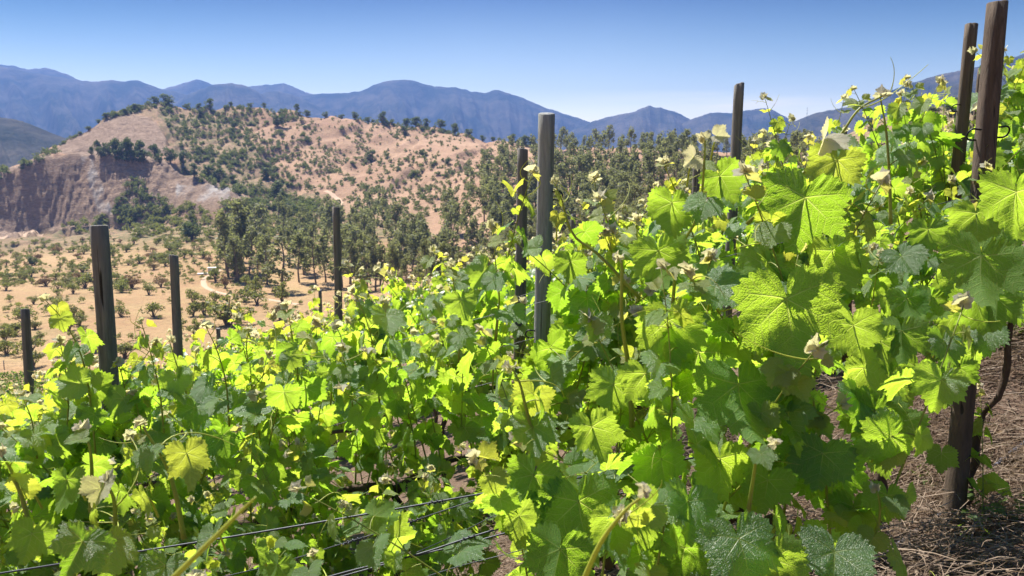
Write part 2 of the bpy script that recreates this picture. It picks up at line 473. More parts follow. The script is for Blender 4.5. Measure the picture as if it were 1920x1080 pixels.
feat.append(curve([(-400, floor_y(300), 300), (640, floor_y(300), 300), (800, 519, 300), (960, 500, 300), (1100, 440, 300), (1300, 372, 280), (1500, 330, 250), (1700, 255, 240), (1920, 215, 240), (2400, 140, 240)]))
feat.append(curve([(-400, 446, 560), (0, 440, 560), (100, 430, 560), (200, 418, 550), (330, 405, 530), (430, 425, 480), (640, 422, 460), (760, 410, 450), (880, 375, 450), (960, 352, 450), (1100, 340, 420), (1300, 312, 400), (1500, 300, 350), (1600, 255, 330), (1700, 222, 320), (1920, 205, 320), (2400, 130, 320)]))
feat.append(curve([(-400, 350, 590), (0, 322, 585), (60, 298, 587), (110, 285, 590), (200, 288, 590), (300, 305, 585), (350, 332, 580), (430, 350, 570), (500, 372, 560), (640, 372, 560), (760, 350, 560), (880, 318, 560), (960, 302, 540), (1100, 297, 500), (1300, 292, 450), (1500, 292, 400), (1600, 250, 350), (1700, 210, 340), (1920, 200, 340), (2400, 128, 340)]))
feat.append(curve([(-400, 349, 630), (0, 319, 625), (60, 294, 627), (110, 281, 628), (200, 283, 626), (300, 298, 622), (350, 318, 615), (430, 328, 605), (500, 338, 600), (640, 335, 600), (760, 310, 600), (880, 290, 595), (960, 286, 580), (1100, 284, 540), (1300, 285, 470), (1500, 288, 415), (1600, 246, 365), (1700, 202, 355), (1920, 197, 355), (2400, 126, 355)]))
feat.append(curve([(-400, 352, 660), (0, 322, 655), (60, 297, 660), (100, 268, 670), (150, 240, 680), (200, 213, 690), (250, 197, 715), (300, 190, 740), (400, 195, 760), (500, 201, 780), (600, 209, 790), (700, 220, 800), (800, 236, 790), (900, 252, 765), (1000, 266, 700), (1100, 272, 620), (1300, 281, 510), (1500, 286, 435), (1560, 266, 395), (1600, 243, 380), (1700, 199, 375), (1800, 196, 375), (1920, 196, 370), (2400, 124, 370)]))
dr, zr = feat[-1]
feat.append((dr + 130, zr - 42))
feat.append((np.full(TS.shape, 1250.0), np.full(TS.shape, -75.0)))
feat.append((np.full(TS.shape, 7000.0), np.full(TS.shape, -75.0)))
FD = np.array([f[0] for f in feat]); FZ = np.array([f[1] for f in feat])
ZG = np.array([np.interp(DS, FD[:, i], FZ[:, i]) for i in range(len(TS))])      # [column, distance]
for _ in range(2):
    ZG[:, 1:-1] = np.where(DS[None, 1:-1] < 1400, 0.25 * ZG[:, :-2] + 0.5 * ZG[:, 1:-1] + 0.25 * ZG[:, 2:], ZG[:, 1:-1])
for _ in range(8):
    ZG[1:-1, 1:] = 0.25 * ZG[:-2, 1:] + 0.5 * ZG[1:-1, 1:] + 0.25 * ZG[2:, 1:]
XX = TS[:, None] * DS[None, :]; YY = np.broadcast_to(DS[None, :], XX.shape)
PX, PY = to_px(XX, YY, ZG)
hill = np.clip((YY - 380) / 160, 0, 1) * np.clip((1300 - YY) / 300, 0, 1)
wob = 26 * fbm(PX / 40, PY / 40, 31)
face = in_poly(PX + wob, PY + wob, [(-500, 455), (-500, 338), (0, 320), (60, 296), (110, 283), (200, 285), (310, 302), (340, 330), (420, 345), (470, 372), (430, 395), (330, 385), (300, 395), (215, 410), (110, 436), (0, 446)]) & (YY > 480) & (YY < 640)
scarp = in_poly(PX + wob * 0.6, PY + wob * 0.6, [(95, 280), (150, 245), (205, 218), (245, 212), (285, 222), (312, 255), (310, 285), (200, 281)]) & (YY > 600) & (YY < 760)
pale = (in_poly(PX + wob * 0.8, PY + wob * 0.8, [(330, 345), (380, 350), (440, 350), (430, 378), (360, 374), (325, 366)]) | in_poly(PX + wob * .5, PY + wob * .5, [(152, 290), (172, 294), (210, 400), (185, 400)])) & (YY > 480) & (YY < 640)
def soft(m, it=2):
    m = m.astype(float)
    for _ in range(it):
        m[1:-1, 1:-1] = (m[:-2, 1:-1] + m[2:, 1:-1] + m[1:-1, :-2] + m[1:-1, 2:] + 2 * m[1:-1, 1:-1]) / 6
    return m
rockm = soft(face | scarp, 4); palem = soft(pale, 1) * np.clip(.35 + 2.2 * fbm(XX / 7, ZG / 7, 55), 0, 1)
ZG = ZG + np.clip((YY - 40) / 200, 0, 1) * fbm(XX / 60, YY / 60, 3) * 2.0 + hill * (7.0 * fbm(XX / 90, YY / 90, 5) + 2.0 * fbm(XX / 14, YY / 14, 9))
rid = np.abs(fbm(XX / 11.0 + fbm(XX / 8, YY / 8, 70), YY / 40.0, 14, 5)) + 0.45 * np.abs(fbm(XX / 3.2, ZG / 14.0, 19, 4))
ledge = ZG / 5.5 + 1.3 * fbm(XX / 22, YY / 22, 4); ledge = (ledge - np.floor(ledge)) * 2 - 1
facem = soft(face, 4) * np.clip((PY - 292) / 26, 0.15, 1); scarpm = soft(scarp, 6) * 0.22
rough_ = np.maximum(facem, scarpm)
ZG = ZG - rough_ * (rid - 0.22) * 7.0 + rough_ * (0.9 * ledge + 2.8 * fbm(XX / 4.0, ZG / 3.0, 25, 4))
gul = np.abs(fbm(XX / 55 + 0.4 * fbm(XX / 20, YY / 20, 81), YY / 120, 83, 4))
ZG = ZG - hill * (1 - rockm) * 6.0 * np.clip(0.10 - gul, 0, 1) * 10

def terrain_z(X, Y):
    t = np.clip(X / Y, TS[0], TS[-1]); i = np.clip(np.searchsorted(TS, t) - 1, 0, len(TS) - 2); j = np.clip(np.searchsorted(DS, Y) - 1, 0, len(DS) - 2)
    u = (t - TS[i]) / (TS[i + 1] - TS[i]); v = (Y - DS[j]) / (DS[j + 1] - DS[j])
    return (ZG[i, j] * (1 - u) + ZG[i + 1, j] * u) * (1 - v) + (ZG[i, j + 1] * (1 - u) + ZG[i + 1, j + 1] * u) * v

def ground_hit(x, y, dmin=70, dmax=1200):
    """The first point of the far terrain met by the line of sight through x, y (None for sky)."""
    a, b = ray(x, y)
    if not TS[0] < a < TS[-1]: return None
    d = np.linspace(dmin, dmax, 900); z = terrain_z(a * d, d)
    hit = np.nonzero(z / d >= b)[0]
    if not len(hit): return None
    k = hit[0]
    return np.array([a * d[k], d[k], z[k]])

mb = MB()
nT, nD = ZG.shape
ii = (np.arange(nT - 1)[:, None] * nD + np.arange(nD - 1)[None, :])
mb.add(np.stack([XX, YY, ZG], -1).reshape(-1, 3), np.stack([ii, ii + nD, ii + nD + 1, ii + 1], -1).reshape(-1, 4))
terrain = tag(mb.build('terrain', M_terrain), kind='structure')
pinkm = np.clip(hill * 1.3 - rockm, 0, 1) + np.clip((PX - 640) / 200, 0, 1) * np.clip((YY - 140) / 120, 0, 1)
grassm = np.clip(np.exp(-((PY - 432) / 34) ** 2) * (PX < 800) * (YY > 380) * (YY < 640) + 0.75 * in_poly(PX + wob, PY + wob, [(300, 205), (420, 215), (560, 350), (640, 380), (640, 400), (300, 380), (340, 300), (300, 250)]) * (YY > 520)
                 + 0.9 * (YY < 115) + 0.5 * ((YY > 640) & (YY < 900) & (PY < 225) & (PX < 480)) + 0.9 * (PX > 1540) * (YY > 200) * (YY < 500), 0, 1) * (1 - rockm)
for nm, arr in (('rock', rockm), ('pale', palem), ('pink', np.clip(pinkm, 0, 1)), ('grassy', soft(grassm, 3))):
    t = terrain.data.attributes.new(nm, 'FLOAT', 'POINT'); t.data.foreach_set('value', np.ascontiguousarray(arr.reshape(-1), np.float32))

# ground under the vineyard
gx = np.linspace(-24 * 0.92, 24 * 0.92, 300); gy = np.concatenate([np.linspace(-8, 1, 30, endpoint=False), np.linspace(1, 7, 160, endpoint=False), np.linspace(7, 24, 90)])
GX, GY = np.meshgrid(gx, gy, indexing='ij')
def zg(X, Y):
    X = np.asarray(X, float); Y = np.asarray(Y, float)
    near = np.clip((21 - Y) / 4, 0, 1)
    bank = 0.34 * np.clip((X - 1.0) / 1.2, 0, 1) * np.clip((Y - 3.15) / 0.9, 0, 1) * np.clip((6.6 - Y) / 1.5, 0, 1)
    return zplane(X, Y) + near * (0.10 * fbm(X * 1.3, Y * 1.3, 41) + 0.05 * fbm(X * 6, Y * 6, 45, 4) + bank)
ii = (np.arange(len(gx) - 1)[:, None] * len(gy) + np.arange(len(gy) - 1)[None, :])
mb = MB(); mb.add(np.stack([GX, GY, zg(GX, GY)], -1).reshape(-1, 3), np.stack([ii, ii + len(gy), ii + len(gy) + 1, ii + 1], -1).reshape(-1, 4))
tag(mb.build('ground', M_ground), kind='structure')

# dirt tracks in the valley
def track(name, pts, width):
    P = [ground_hit(x, y) for x, y in pts]; P = np.array([p for p in P if p is not None])
    s = np.linspace(0, len(P) - 1, 12 * len(P)); X = np.interp(s, np.arange(len(P)), P[:, 0]); Y = np.interp(s, np.arange(len(P)), P[:, 1])
    for _ in range(8):
        X[1:-1] = (X[:-2] + X[1:-1] + X[2:]) / 3; Y[1:-1] = (Y[:-2] + Y[1:-1] + Y[2:]) / 3
    D = np.stack([np.gradient(X), np.gradient(Y)], 1); D /= np.maximum(np.linalg.norm(D, axis=1, keepdims=True), 1e-6)
    N = np.stack([-D[:, 1], D[:, 0]], 1); rows = []
    for k in np.linspace(-0.5, 0.5, 6):
        w = width * (1 + 0.5 * fbm(X / 6 + k, Y / 6, 77))
        x = X + N[:, 0] * w * k; y = Y + N[:, 1] * w * k
        rows.append(np.stack([x, y, terrain_z(x, y) + 0.12 - 0.30 * (abs(k) > 0.45)], 1))
    V = np.stack(rows, 1).reshape(-1, 3); n = len(X)
    i2 = np.arange(n - 1)[:, None] * 6 + np.arange(5)[None, :]
    m = MB(); m.add(V, np.stack([i2, i2 + 1, i2 + 7, i2 + 6], -1).reshape(-1, 4)); tag(m.build(name, M_path), kind='structure')
track('dirt_track', [(418, 505), (398, 514), (380, 525), (384, 538), (405, 548), (445, 556), (500, 562), (560, 572)], 2.6)
track('dirt_track', [(-60, 450), (0, 446), (40, 443), (75, 441)], 7.0)
track('dirt_track', [(628, 392), (640, 384), (636, 374), (622, 364), (610, 358)], 4.5)

# ------------------------------------------------------------------ mountains
def mountain(label, sil, D, seed, foot=0.42, spur=0.6, nrow=70):
    sx = [p[0] for p in sil]; sy = [p[1] for p in sil]
    t = np.linspace(ray(sx[0], 300)[0], ray(sx[-1], 300)[0], 420)
    ta = np.array([ray(x, y)[0] for x, y in sil]); tb = np.array([ray(x, y)[1] for x, y in sil])
    zc = np.interp(t, ta, tb) * D
    zc = np.convolve(np.pad(zc, 3, 'edge'), np.ones(7) / 7, 'valid') + D * 0.0022 * fbm(t * 160, t * 0 + seed, seed, 5)
    s = np.concatenate([np.linspace(0, 1, nrow), np.linspace(1.06, 1.6, 8)])
    S, T = np.meshgrid(s, t, indexing='ij')
    base = -80.0
    Y = D * (foot + (1 - foot) * S); Y = np.where(S > 1, D * (1 + (S - 1) * 0.25), Y)
    g = np.abs(fbm(T * 22 + 1.6 * S + seed, S * 1.6 + 0.3 * T, seed + 3, 5)) * 2
    shape = np.where(S <= 1, S ** 1.25, np.maximum(1 - (S - 1) * 1.6, 0.02))
    Z = base + (zc[None, :] - base) * (shape - spur * g * np.clip(4 * S * (1 - S), 0, 1))
    Z = np.where(S > 1, Z + D * 0.004 * fbm(T * 60, S * 9, seed + 8), Z)
    bmax = (zc / D)[None, :]                    # spurs stay below the crest seen from the camera
    Z = np.where(S < 1, np.minimum(Z, bmax * Y - 0.0006 * D * (1 - S)), Z)
    X = T * Y
    n = len(t); i2 = np.arange(len(s) - 1)[:, None] * n + np.arange(n - 1)[None, :]
    m = MB(); m.add(np.stack([X, Y, Z], -1).reshape(-1, 3), np.stack([i2, i2 + 1, i2 + n + 1, i2 + n], -1).reshape(-1, 4))
    o = tag(m.build('mountain', M_mount), kind='structure'); o['label'] = label; return o
mountain('long blue ridge above the quarry hill, dipping towards the middle', [(-500, 122), (-250, 112), (-80, 114), (0, 124), (43, 134), (90, 141), (130, 148), (160, 152), (183, 154), (207, 149), (230, 153), (252, 149), (273, 156), (300, 166), (340, 175), (420, 205), (520, 250), (640, 300)], 4800, 11)
mountain('farther crest showing over the long ridge by the sky edge', [(-300, 126), (-60, 118), (0, 121), (23, 123), (50, 130), (77, 128), (90, 127), (105, 132), (133, 143), (165, 158), (250, 190), (330, 230)], 5600, 12)
mountain('pointed pale peak behind the ridge left of centre', [(230, 200), (300, 168), (320, 163), (347, 155), (367, 149), (383, 152), (402, 160), (450, 185), (520, 215)], 5800, 13)
mountain('rounded blue mountain just over the quarry hill', [(300, 215), (350, 178), (373, 169), (400, 159), (433, 155), (462, 161), (480, 170), (505, 186), (560, 210), (640, 245)], 4500, 14)
mountain('low rounded spur in front of the pale ridge', [(420, 215), (480, 180), (500, 173), (520, 171), (545, 176), (575, 189), (610, 205), (690, 240)], 4700, 24)
mountain('pale long ridge with a small summit between two peaks', [(380, 200), (440, 172), (470, 161), (502, 159), (533, 156), (560, 167), (585, 176), (640, 190), (760, 240)], 5900, 15)
mountain('broad flat topped blue mountain in the middle', [(480, 230), (560, 182), (600, 175), (640, 175), (677, 171), (700, 160), (717, 153), (740, 150), (762, 149), (778, 152), (800, 160), (833, 163), (852, 163), (883, 171), (907, 175), (927, 168), (950, 173), (983, 185), (1023, 202), (1060, 214), (1107, 229), (1180, 262), (1300, 330)], 5300, 16)
mountain('blue peak with a notched top between the pines', [(960, 300), (1040, 258), (1085, 240), (1110, 228), (1140, 219), (1187, 211), (1205, 202), (1217, 198), (1228, 201), (1242, 203), (1262, 208), (1293, 223), (1330, 245), (1420, 290)], 4700, 17)
mountain('double humped blue mountain behind the slender post', [(1200, 280), (1270, 236), (1300, 222), (1327, 213), (1348, 211), (1370, 213), (1400, 207), (1427, 202), (1447, 205), (1470, 217), (1489, 228), (1540, 255), (1640, 310)], 4500, 18)
mountain('dark slope climbing to the corner of the sky', [(1330, 320), (1430, 252), (1490, 227), (1533, 211), (1587, 201), (1633, 185), (1667, 171), (1717, 153), (1767, 138), (1813, 130), (1880, 113), (1920, 101), (2050, 70), (2400, 20)], 3000, 19, 0.5)
mountain('nearer shoulder below the dark climbing slope', [(1560, 290), (1640, 235), (1700, 203), (1740, 182), (1777, 164), (1807, 154), (1850, 143), (1920, 128), (2050, 100), (2400, 60)], 2200, 20, 0.5)
mountain('low brushy hill at the picture edge behind the quarry', [(-400, 160), (-120, 195), (-40, 212), (0, 220), (38, 226), (75, 240), (110, 254), (150, 268), (220, 300), (300, 340)], 1500, 21, 0.55, 0.25)

# ------------------------------------------------------------------ trees and shrubs beyond the vineyard
def clump(rng, mb, c, r, n, size, asp=1.6, flat_=1.0, v0=0.3):
    d = rng.normal(size=(n, 3)); d /= np.linalg.norm(d, axis=1, keepdims=True)
    rad = r * (0.55 + 0.5 * rng.random((n, 1))); p = c + d * rad * np.array([1, 1, flat_])
    nn = d + rng.normal(size=(n, 3)) * 0.7; nn /= np.linalg.norm(nn, axis=1, keepdims=True)
    u = np.cross(nn, rng.normal(size=(n, 3))); u /= np.linalg.norm(u, axis=1, keepdims=True); w = np.cross(nn, u)
    s = size * (0.6 + 0.8 * rng.random((n, 1)))
    V = np.stack([p - u * s * asp * .5, p + w * s * .5 - u * s * .1, p + u * s * asp * .5, p - w * s * .5 + u * s * .1], 1).reshape(-1, 3)
    f = np.arange(n * 4).reshape(-1, 4)
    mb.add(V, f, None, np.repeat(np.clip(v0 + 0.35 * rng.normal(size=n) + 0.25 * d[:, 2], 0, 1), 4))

def make_eucalyptus(seed):
    rng = np.random.default_rng(seed)
    tr = MB(); cr = MB()
    H = 1.0; lean = rng.normal(size=2) * 0.04
    zs = np.linspace(-0.03, 0.93, 9); path = np.stack([lean[0] * zs + 0.012 * np.sin(zs * 9 + seed), lean[1] * zs + 0.012 * np.cos(zs * 7), zs], 1)
    tr.tube(path, np.linspace(0.020, 0.004, 9), 6)
    slim = rng.uniform(0.7, 1.25); start = rng.uniform(0.18, 0.42)
    nb = int(rng.integers(14, 20))
    for i in range(nb):
        h = start + (0.98 - start) * (i + rng.random() * 0.6) / nb
        sp = slim * (0.145 * (1.0 - ((h - start) / (1 - start)) ** 1.7) + 0.03)
        az = rng.random() * 2 * math.pi
        base = np.array([np.interp(h - 0.07, zs, path[:, 0]), np.interp(h - 0.07, zs, path[:, 1]), h - 0.08])
        tip = np.array([path[0][0] + lean[0] * h + sp * math.cos(az), lean[1] * h + sp * math.sin(az), h])
        tr.tube([base, (base + tip) / 2 + [0, 0, -0.01], tip], [0.006, 0.004, 0.002], 4, False)
        clump(rng, cr, tip, rng.uniform(0.055, 0.105), int(rng.integers(40, 64)), 0.028, 2.0, 1.3, rng.uniform(0.1, 0.55))
    return tr, cr

def make_thorn_shrub(seed, open_=True):
    rng = np.random.default_rng(seed); tr = MB(); cr = MB()
    n = 9 if open_ else 10
    for i in range(n):
        az = 2 * math.pi * (i + rng.random() * 0.7) / n; rr = rng.uniform(0.12, 0.48) * (0.4 if i == 0 else 1)
        tip = np.array([rr * math.cos(az), rr * math.sin(az), (rng.uniform(0.42, 0.82) if open_ else rng.uniform(0.18, 0.70)) - rr * 0.4 + (0.12 if i == 0 else 0)])
        tr.tube([(0.02 * math.cos(az), 0.02 * math.sin(az), -0.05), tip * [0.4, 0.4, 0.5], tip], [0.030, 0.018, 0.008], 5, False)
        clump(rng, cr, tip, rng.uniform(0.17, 0.27), int(rng.integers(50, 80)), 0.07, 1.3, 0.85, rng.uniform(0.2, 0.6))
    return tr, cr

def make_round_tree(seed):
    rng = np.random.default_rng(seed); tr = MB(); cr = MB()
    tr.tube([(0, 0, -0.05), (0.02, 0.01, 0.2), (0.01, -0.02, 0.5)], [0.05, 0.04, 0.02], 6)
    for i in range(17):
        az = rng.random() * 6.28; z = rng.uniform(0.16, 0.84); rr = rng.uniform(0.05, 0.34) * (1.15 - 1.3 * abs(z - 0.42))
        tip = np.array([rr * math.cos(az), rr * math.sin(az), z])
        tr.tube([(0.01, -0.01, 0.12), tip], [0.016, 0.006], 4, False)
        clump(rng, cr, tip, rng.uniform(0.12, 0.19), int(rng.integers(50, 75)), 0.055, 1.3, 0.95, rng.uniform(0.1, 0.6))
    return tr, cr

def plant_kind(name, maker, seeds, mat, label, cat, group):
    out = []
    for s in seeds:
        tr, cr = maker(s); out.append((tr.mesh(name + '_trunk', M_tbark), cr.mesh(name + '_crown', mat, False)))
    def put(p, size, r, width=1.0, lab=None, grp=None):
        a, b = out[r.randrange(len(out))]
        e = empty(name, tuple(p), r.random() * 6.28); e.scale = (size * width, size * width, size)
        tag(e, lab or label, cat, (grp if grp is not None else group) or None)
        inst('trunk', a, e); inst('crown', b, e)
        return e
    put.meshes = out
    return put
put_euc = plant_kind('eucalyptus_tree', make_eucalyptus, range(100, 110), M_euc, 'slender grey green eucalyptus growing in the open wood on the far slope', 'tree', 'eucalyptus trees on the far slope')
put_thorn = plant_kind('thorn_shrub', make_thorn_shrub, range(200, 208), M_shrub, 'low flat topped thorn shrub standing on the dry valley floor', 'shrub', 'thorn shrubs on the valley floor')
put_scrub = plant_kind('hillside_shrub', lambda s: make_thorn_shrub(s, False), range(220, 227), M_scrub, 'small dark shrub dotted on the bare pink hillside', 'shrub', 'shrubs dotted on the pink hillside')
put_round = plant_kind('evergreen_tree', make_round_tree, range(240, 246), M_round, 'round dark evergreen tree on the brow of the quarry hill', 'tree', 'evergreen trees along the hill brow')

def scatter_stuff(name, kind_put, pts, mat, rnd):
    """Many small copies of one kind of plant joined into one mesh."""
    data = []
    for tm, cm in kind_put.meshes:
        v = np.empty(len(cm.vertices) * 3, np.float32); cm.vertices.foreach_get('co', v)
        at_ = np.empty(len(cm.vertices), np.float32); cm.attributes['var'].data.foreach_get('value', at_)
        data.append((v.reshape(-1, 4, 3), at_.reshape(-1, 4)))
    m = MB()
    for p, s in pts:
        v, a_ = data[rnd.randrange(len(data))]; k = rnd.randrange(3); v = v[k::3]; a_ = a_[k::3]
        an = rnd.random() * 6.28; c, sn = math.cos(an), math.sin(an)
        ctr = v.mean(1, keepdims=True); v = ctr + (v - ctr) * 1.6
        w = np.stack([v[..., 0] * c - v[..., 1] * sn, v[..., 0] * sn + v[..., 1] * c, v[..., 2]], -1).reshape(-1, 3) * s + p
        m.add(w, np.arange(len(w)).reshape(-1, 4), None, a_.reshape(-1))
    return tag(m.build(name, mat, None, False), kind='stuff')

R = random.Random(7)
def sample(poly, n, dens=None, dmin=70, dmax=1200):
    xs = [p[0] for p in poly]; ys = [p[1] for p in poly]; out = []; tries = 0
    while len(out) < n and tries < n * 60:
        tries += 1
        x = R.uniform(min(xs), max(xs)); y = R.uniform(min(ys), max(ys))
        if not in_poly(np.array([x]), np.array([y]), poly)[0]: continue
        if dens and R.random() > dens(x, y): continue
        p = ground_hit(x, y, dmin, dmax)
        if p is not None: out.append((x, y, p))
    return out

# thorn shrubs on the valley floor
hero_thorn = [(427, 611, 52, 1.35, 'wide open thorn shrub with bare stems beside the wire posts, largest of the valley shrubs'),
              (383, 592, 30, 1.0, None), (363, 594, 26, 0.9, None), (362, 569, 24, 1.2, None), (403, 572, 24, 1.0, None), (301, 482, 0, 1, None), (404, 529, 24, 1.0, None), (422, 541, 20, 0.9, None), (463, 539, 22, 0.9, None),
              (479, 552, 26, 1.1, None), (459, 566, 26, 1.2, None), (482, 572, 26, 1.2, None), (529, 568, 30, 1.0, None), (525, 600, 26, 1.2, None), (302, 539, 18, 1.3, None), (279, 553, 20, 1.1, None), (247, 541, 24, 1.3, None),
              (160, 540, 24, 1.4, None), (28, 629, 22, 1.6, None), (12, 665, 26, 1.3, None), (62, 690, 28, 1.3, None), (366, 630, 24, 1.1, None), (140, 600, 24, 1.1, None), (150, 612, 20, 1.2, None), (130, 620, 20, 1.3, None)]
thorns = []
for x, y, h, w, lab in hero_thorn:
    p = ground_hit(x, y)
    if h: put_thorn(p, h / F * p[1] * 1.25, R, w * 0.95, lab, '' if lab else None); thorns.append(p)
def dens(x, y):
    bare = 0.10 if in_poly(np.array([x]), np.array([y]), [(235, 545), (330, 500), (640, 560), (640, 700), (235, 700)])[0] else 1.0
    bare *= float(np.clip(2.6 * vnoise(np.array([x / 46.0]), np.array([y / 15.0]), 93)[0] - 0.55, 0.2, 1))
    if y > 545: bare *= 0.13
    elif y > 500: bare *= 0.5
    return bare
for x, y, p in sample([(-30, 700), (-30, 462), (120, 452), (420, 446), (430, 500), (420, 545), (640, 560), (640, 640)], 232, dens):
    if min((np.hypot(p[0] - q[0], p[1] - q[1]) for q in thorns), default=9) < 3.6: continue
    thorns.append(p); put_thorn(p, 1.8 + 2.9 * R.random() ** 1.3, R, R.uniform(0.95, 1.6))
small = [(p, R.uniform(1.0, 2.4)) for x, y, p in sample([(-30, 640), (-30, 452), (420, 440), (430, 500), (640, 560), (600, 640)], 480, lambda x, y: 1.0 if y < 540 else 0.15)]
green = [(p, R.uniform(3.0, 6.0)) for x, y, p in sample([(90, 436), (215, 405), (300, 392), (420, 385), (640, 400), (640, 440), (420, 450), (200, 446)], 300)]
scatter_stuff('low_scrub', put_thorn, small + green, M_shrub, R)

# dark round tree and pepper trees in the valley
e = put_round(ground_hit(361, 450), 11.5, R, 1.25, 'dark round crowned tree alone among the valley shrubs', ''); e.name = 'round_tree'
for x, y, h, lab in ((540, 418, 13, 'large blue green tree rising behind the eucalyptus grove'), (521, 372, 13, 'big dark tree in the gully below the pink hillside'), (60, 498, 4.6, 'small black leaved tree between thorn shrubs')):
    e = put_round(ground_hit(x, y), h, R, 1.25, lab, ''); e.name = 'round_tree'

# the pink hill: evergreen trees along the brow, shrubs on the slope
brow = [(289, 184, 20, 1.2), (312, 187, 24, 1.4), (350, 190, 13, 1.3), (372, 191, 15, 1.1), (393, 197, 26, 1.1), (432, 195, 15, 1.0), (470, 200, 11, 1.5), (495, 201, 16, 1.0), (528, 203, 11, 1.3), (556, 204, 17, 1.0), (575, 204, 17, 1.0),
        (610, 208, 19, 1.1), (640, 212, 12, 1.4), (665, 212, 24, 1.0), (690, 222, 18, 1.2), (717, 214, 26, 0.95), (735, 222, 12, 1.2), (761, 226, 20, 1.1), (780, 230, 26, 1.2), (800, 232, 22, 0.9), (826, 239, 20, 1.2), (853, 248, 30, 0.8),
        (880, 252, 20, 1.4), (905, 256, 14, 1.5), (925, 258, 14, 1.4), (960, 266, 24, 1.2), (985, 272, 24, 1.2), (998, 276, 26, 1.0), (255, 205, 14, 1.6), (235, 212, 14, 1.5), (200, 222, 14, 1.5), (185, 230, 11, 1.5), (165, 241, 10, 1.6), (150, 252, 9, 1.6),
        (438, 240, 28, 1.0), (520, 236, 34, 1.2), (375, 221, 26, 0.9), (758, 255, 30, 1.1), (792, 292, 20, 1.0), (695, 300, 24, 1.1), (840, 310, 20, 1.0), (500, 333, 24, 1.1)]
for x, y, h, w in brow:
    p = ground_hit(x, y + 1.5)
    if p is None:
        a, b = ray(x, y); i = int(np.argmax(terrain_z(a * DS[(DS > 600) & (DS < 880)], DS[(DS > 600) & (DS < 880)]) / DS[(DS > 600) & (DS < 880)])); d = DS[(DS > 600) & (DS < 880)][i]; p = np.array([a * d, d, terrain_z(np.array(a * d), np.array(d))])
    put_round(p, h / F * p[1] * R.uniform(.62, .95), R, w * R.uniform(1, 1.35))
slope = [(300, 192), (420, 200), (600, 214), (760, 232), (900, 254), (975, 270), (945, 300), (880, 345), (760, 390), (660, 395), (620, 360), (540, 350), (470, 330), (360, 300), (320, 250)]
def dens_h(x, y):
    left = np.clip((640 - x + (y - 200) * 0.8) / 300, 0, 1); return float((0.50 + 0.5 * left * left) * np.clip(3.0 * vnoise(np.array([x / 34.0]), np.array([y / 17.0]), 91)[0] - 0.75, 0.22, 1))
sl = sample(slope, 1900, dens_h, 400, 900)
for x, y, p in sl[:262]: put_scrub(p, 1.5 + 4.0 * R.random() ** 2.2, R, R.uniform(0.9, 1.6))
rest = [(p, 0.9 + 3.0 * R.random() ** 1.6) for x, y, p in sl[262:]]
for x, y, p in sample([(300, 195), (440, 215), (560, 345), (640, 388), (560, 385), (440, 340), (350, 300), (312, 240)], 300, None, 400, 900): rest.append((p, R.uniform(1.8, 4.6)))
for x, y, p in sample([(305, 182), (620, 207), (900, 250), (1010, 268), (1000, 280), (900, 262), (620, 218), (305, 200)], 150, None, 400, 900): rest.append((p, R.uniform(1.5, 4.5)))
for x, y, p in sample([(96, 268), (200, 206), (300, 186), (290, 205), (205, 222), (100, 282)], 110, None, 500, 900): rest.append((p, R.uniform(1.5, 4)))
for x, y, p in sample([(0, 300), (100, 280), (110, 290), (60, 312), (-20, 345), (-60, 330)], 60, None, 400, 900): rest.append((p, R.uniform(2.5, 6)))
for x, y, p in sample([(205, 408), (240, 335), (270, 345), (330, 400), (300, 420), (225, 425)], 80, None, 400, 700): rest.append((p, R.uniform(2.5, 6)))
for x, y, p in sample([(340, 320), (470, 350), (640, 400), (560, 402), (420, 395), (480, 375), (380, 345)], 150, None, 400, 700): rest.append((p, R.uniform(3, 6.5)))
scatter_stuff('hillside_scrub', put_scrub, rest, M_scrub, R)

# trees on the quarry ledge
for x, y, h, w in [(12, 290, 24, .7), (24, 288, 22, .9), (38, 287, 26, .8), (48, 287, 30, .8), (58, 286, 28, .9), (70, 284, 22, .8), (172, 291, 18, .7), (183, 288, 26, .6), (204, 293, 30, .8), (216, 294, 36, .7), (227, 296, 30, .8), (237, 298, 40, .7), (247, 300, 34, .8), (263, 297, 36, .8), (290, 300, 32, .8), (300, 306, 22, .9), (319, 306, 34, .9), (345, 312, 30, .8), (222, 303, 22, 1.3), (246, 306, 26, 1.4), (268, 306, 26, 1.4), (190, 296, 20, 1.3), (365, 332, 26, 1.0), (393, 336, 28, 1.1), (412, 342, 28, 1.1), (438, 348, 20, 1.2)]:
    p = ground_hit(x, y, 400, 900)
    if p is not None: put_round(p, h / F * p[1], R, w * 1.1, 'dark narrow tree growing along the ledge above the quarry face', 'trees on the quarry ledge')

# eucalyptus: the grove in the valley, then the wood on the slope
grove = [(531, 549, 'many stemmed eucalyptus with a broad leaning crown at the wood edge', 21, 1.3), (500, 535, None, 17, 1.1), (404 + 40, 528, None, 17, 1.2), (430, 520, None, 22, 1.0), (441, 515, None, 23, 1.1), (455, 512, None, 24, 1.0), (468, 522, None, 22, 1.1), (482, 533, None, 20, 1.0), (424, 510, None, 18, 1.1), (448, 530, None, 19, 1.1), (560, 530, None, 20, 1.1),
         (533 + 60, 540, None, 18, 1.1), (610, 530, None, 20, 1.1), (640, 540, None, 20, 1.1), (660, 548, None, 18, 1.0), (690, 545, None, 19, 1.0)]
for x, y, lab, h, w in grove:
    p = ground_hit(x, y); put_euc(p, h * p[1] / 285.0 * R.uniform(.75, 1.1), R, w * (1.25 if lab else 0.95), lab or 'tall dark eucalyptus packed in the grove beside the white tank', '' if lab else 'eucalyptus trees of the valley grove')
placed = []; trees = []
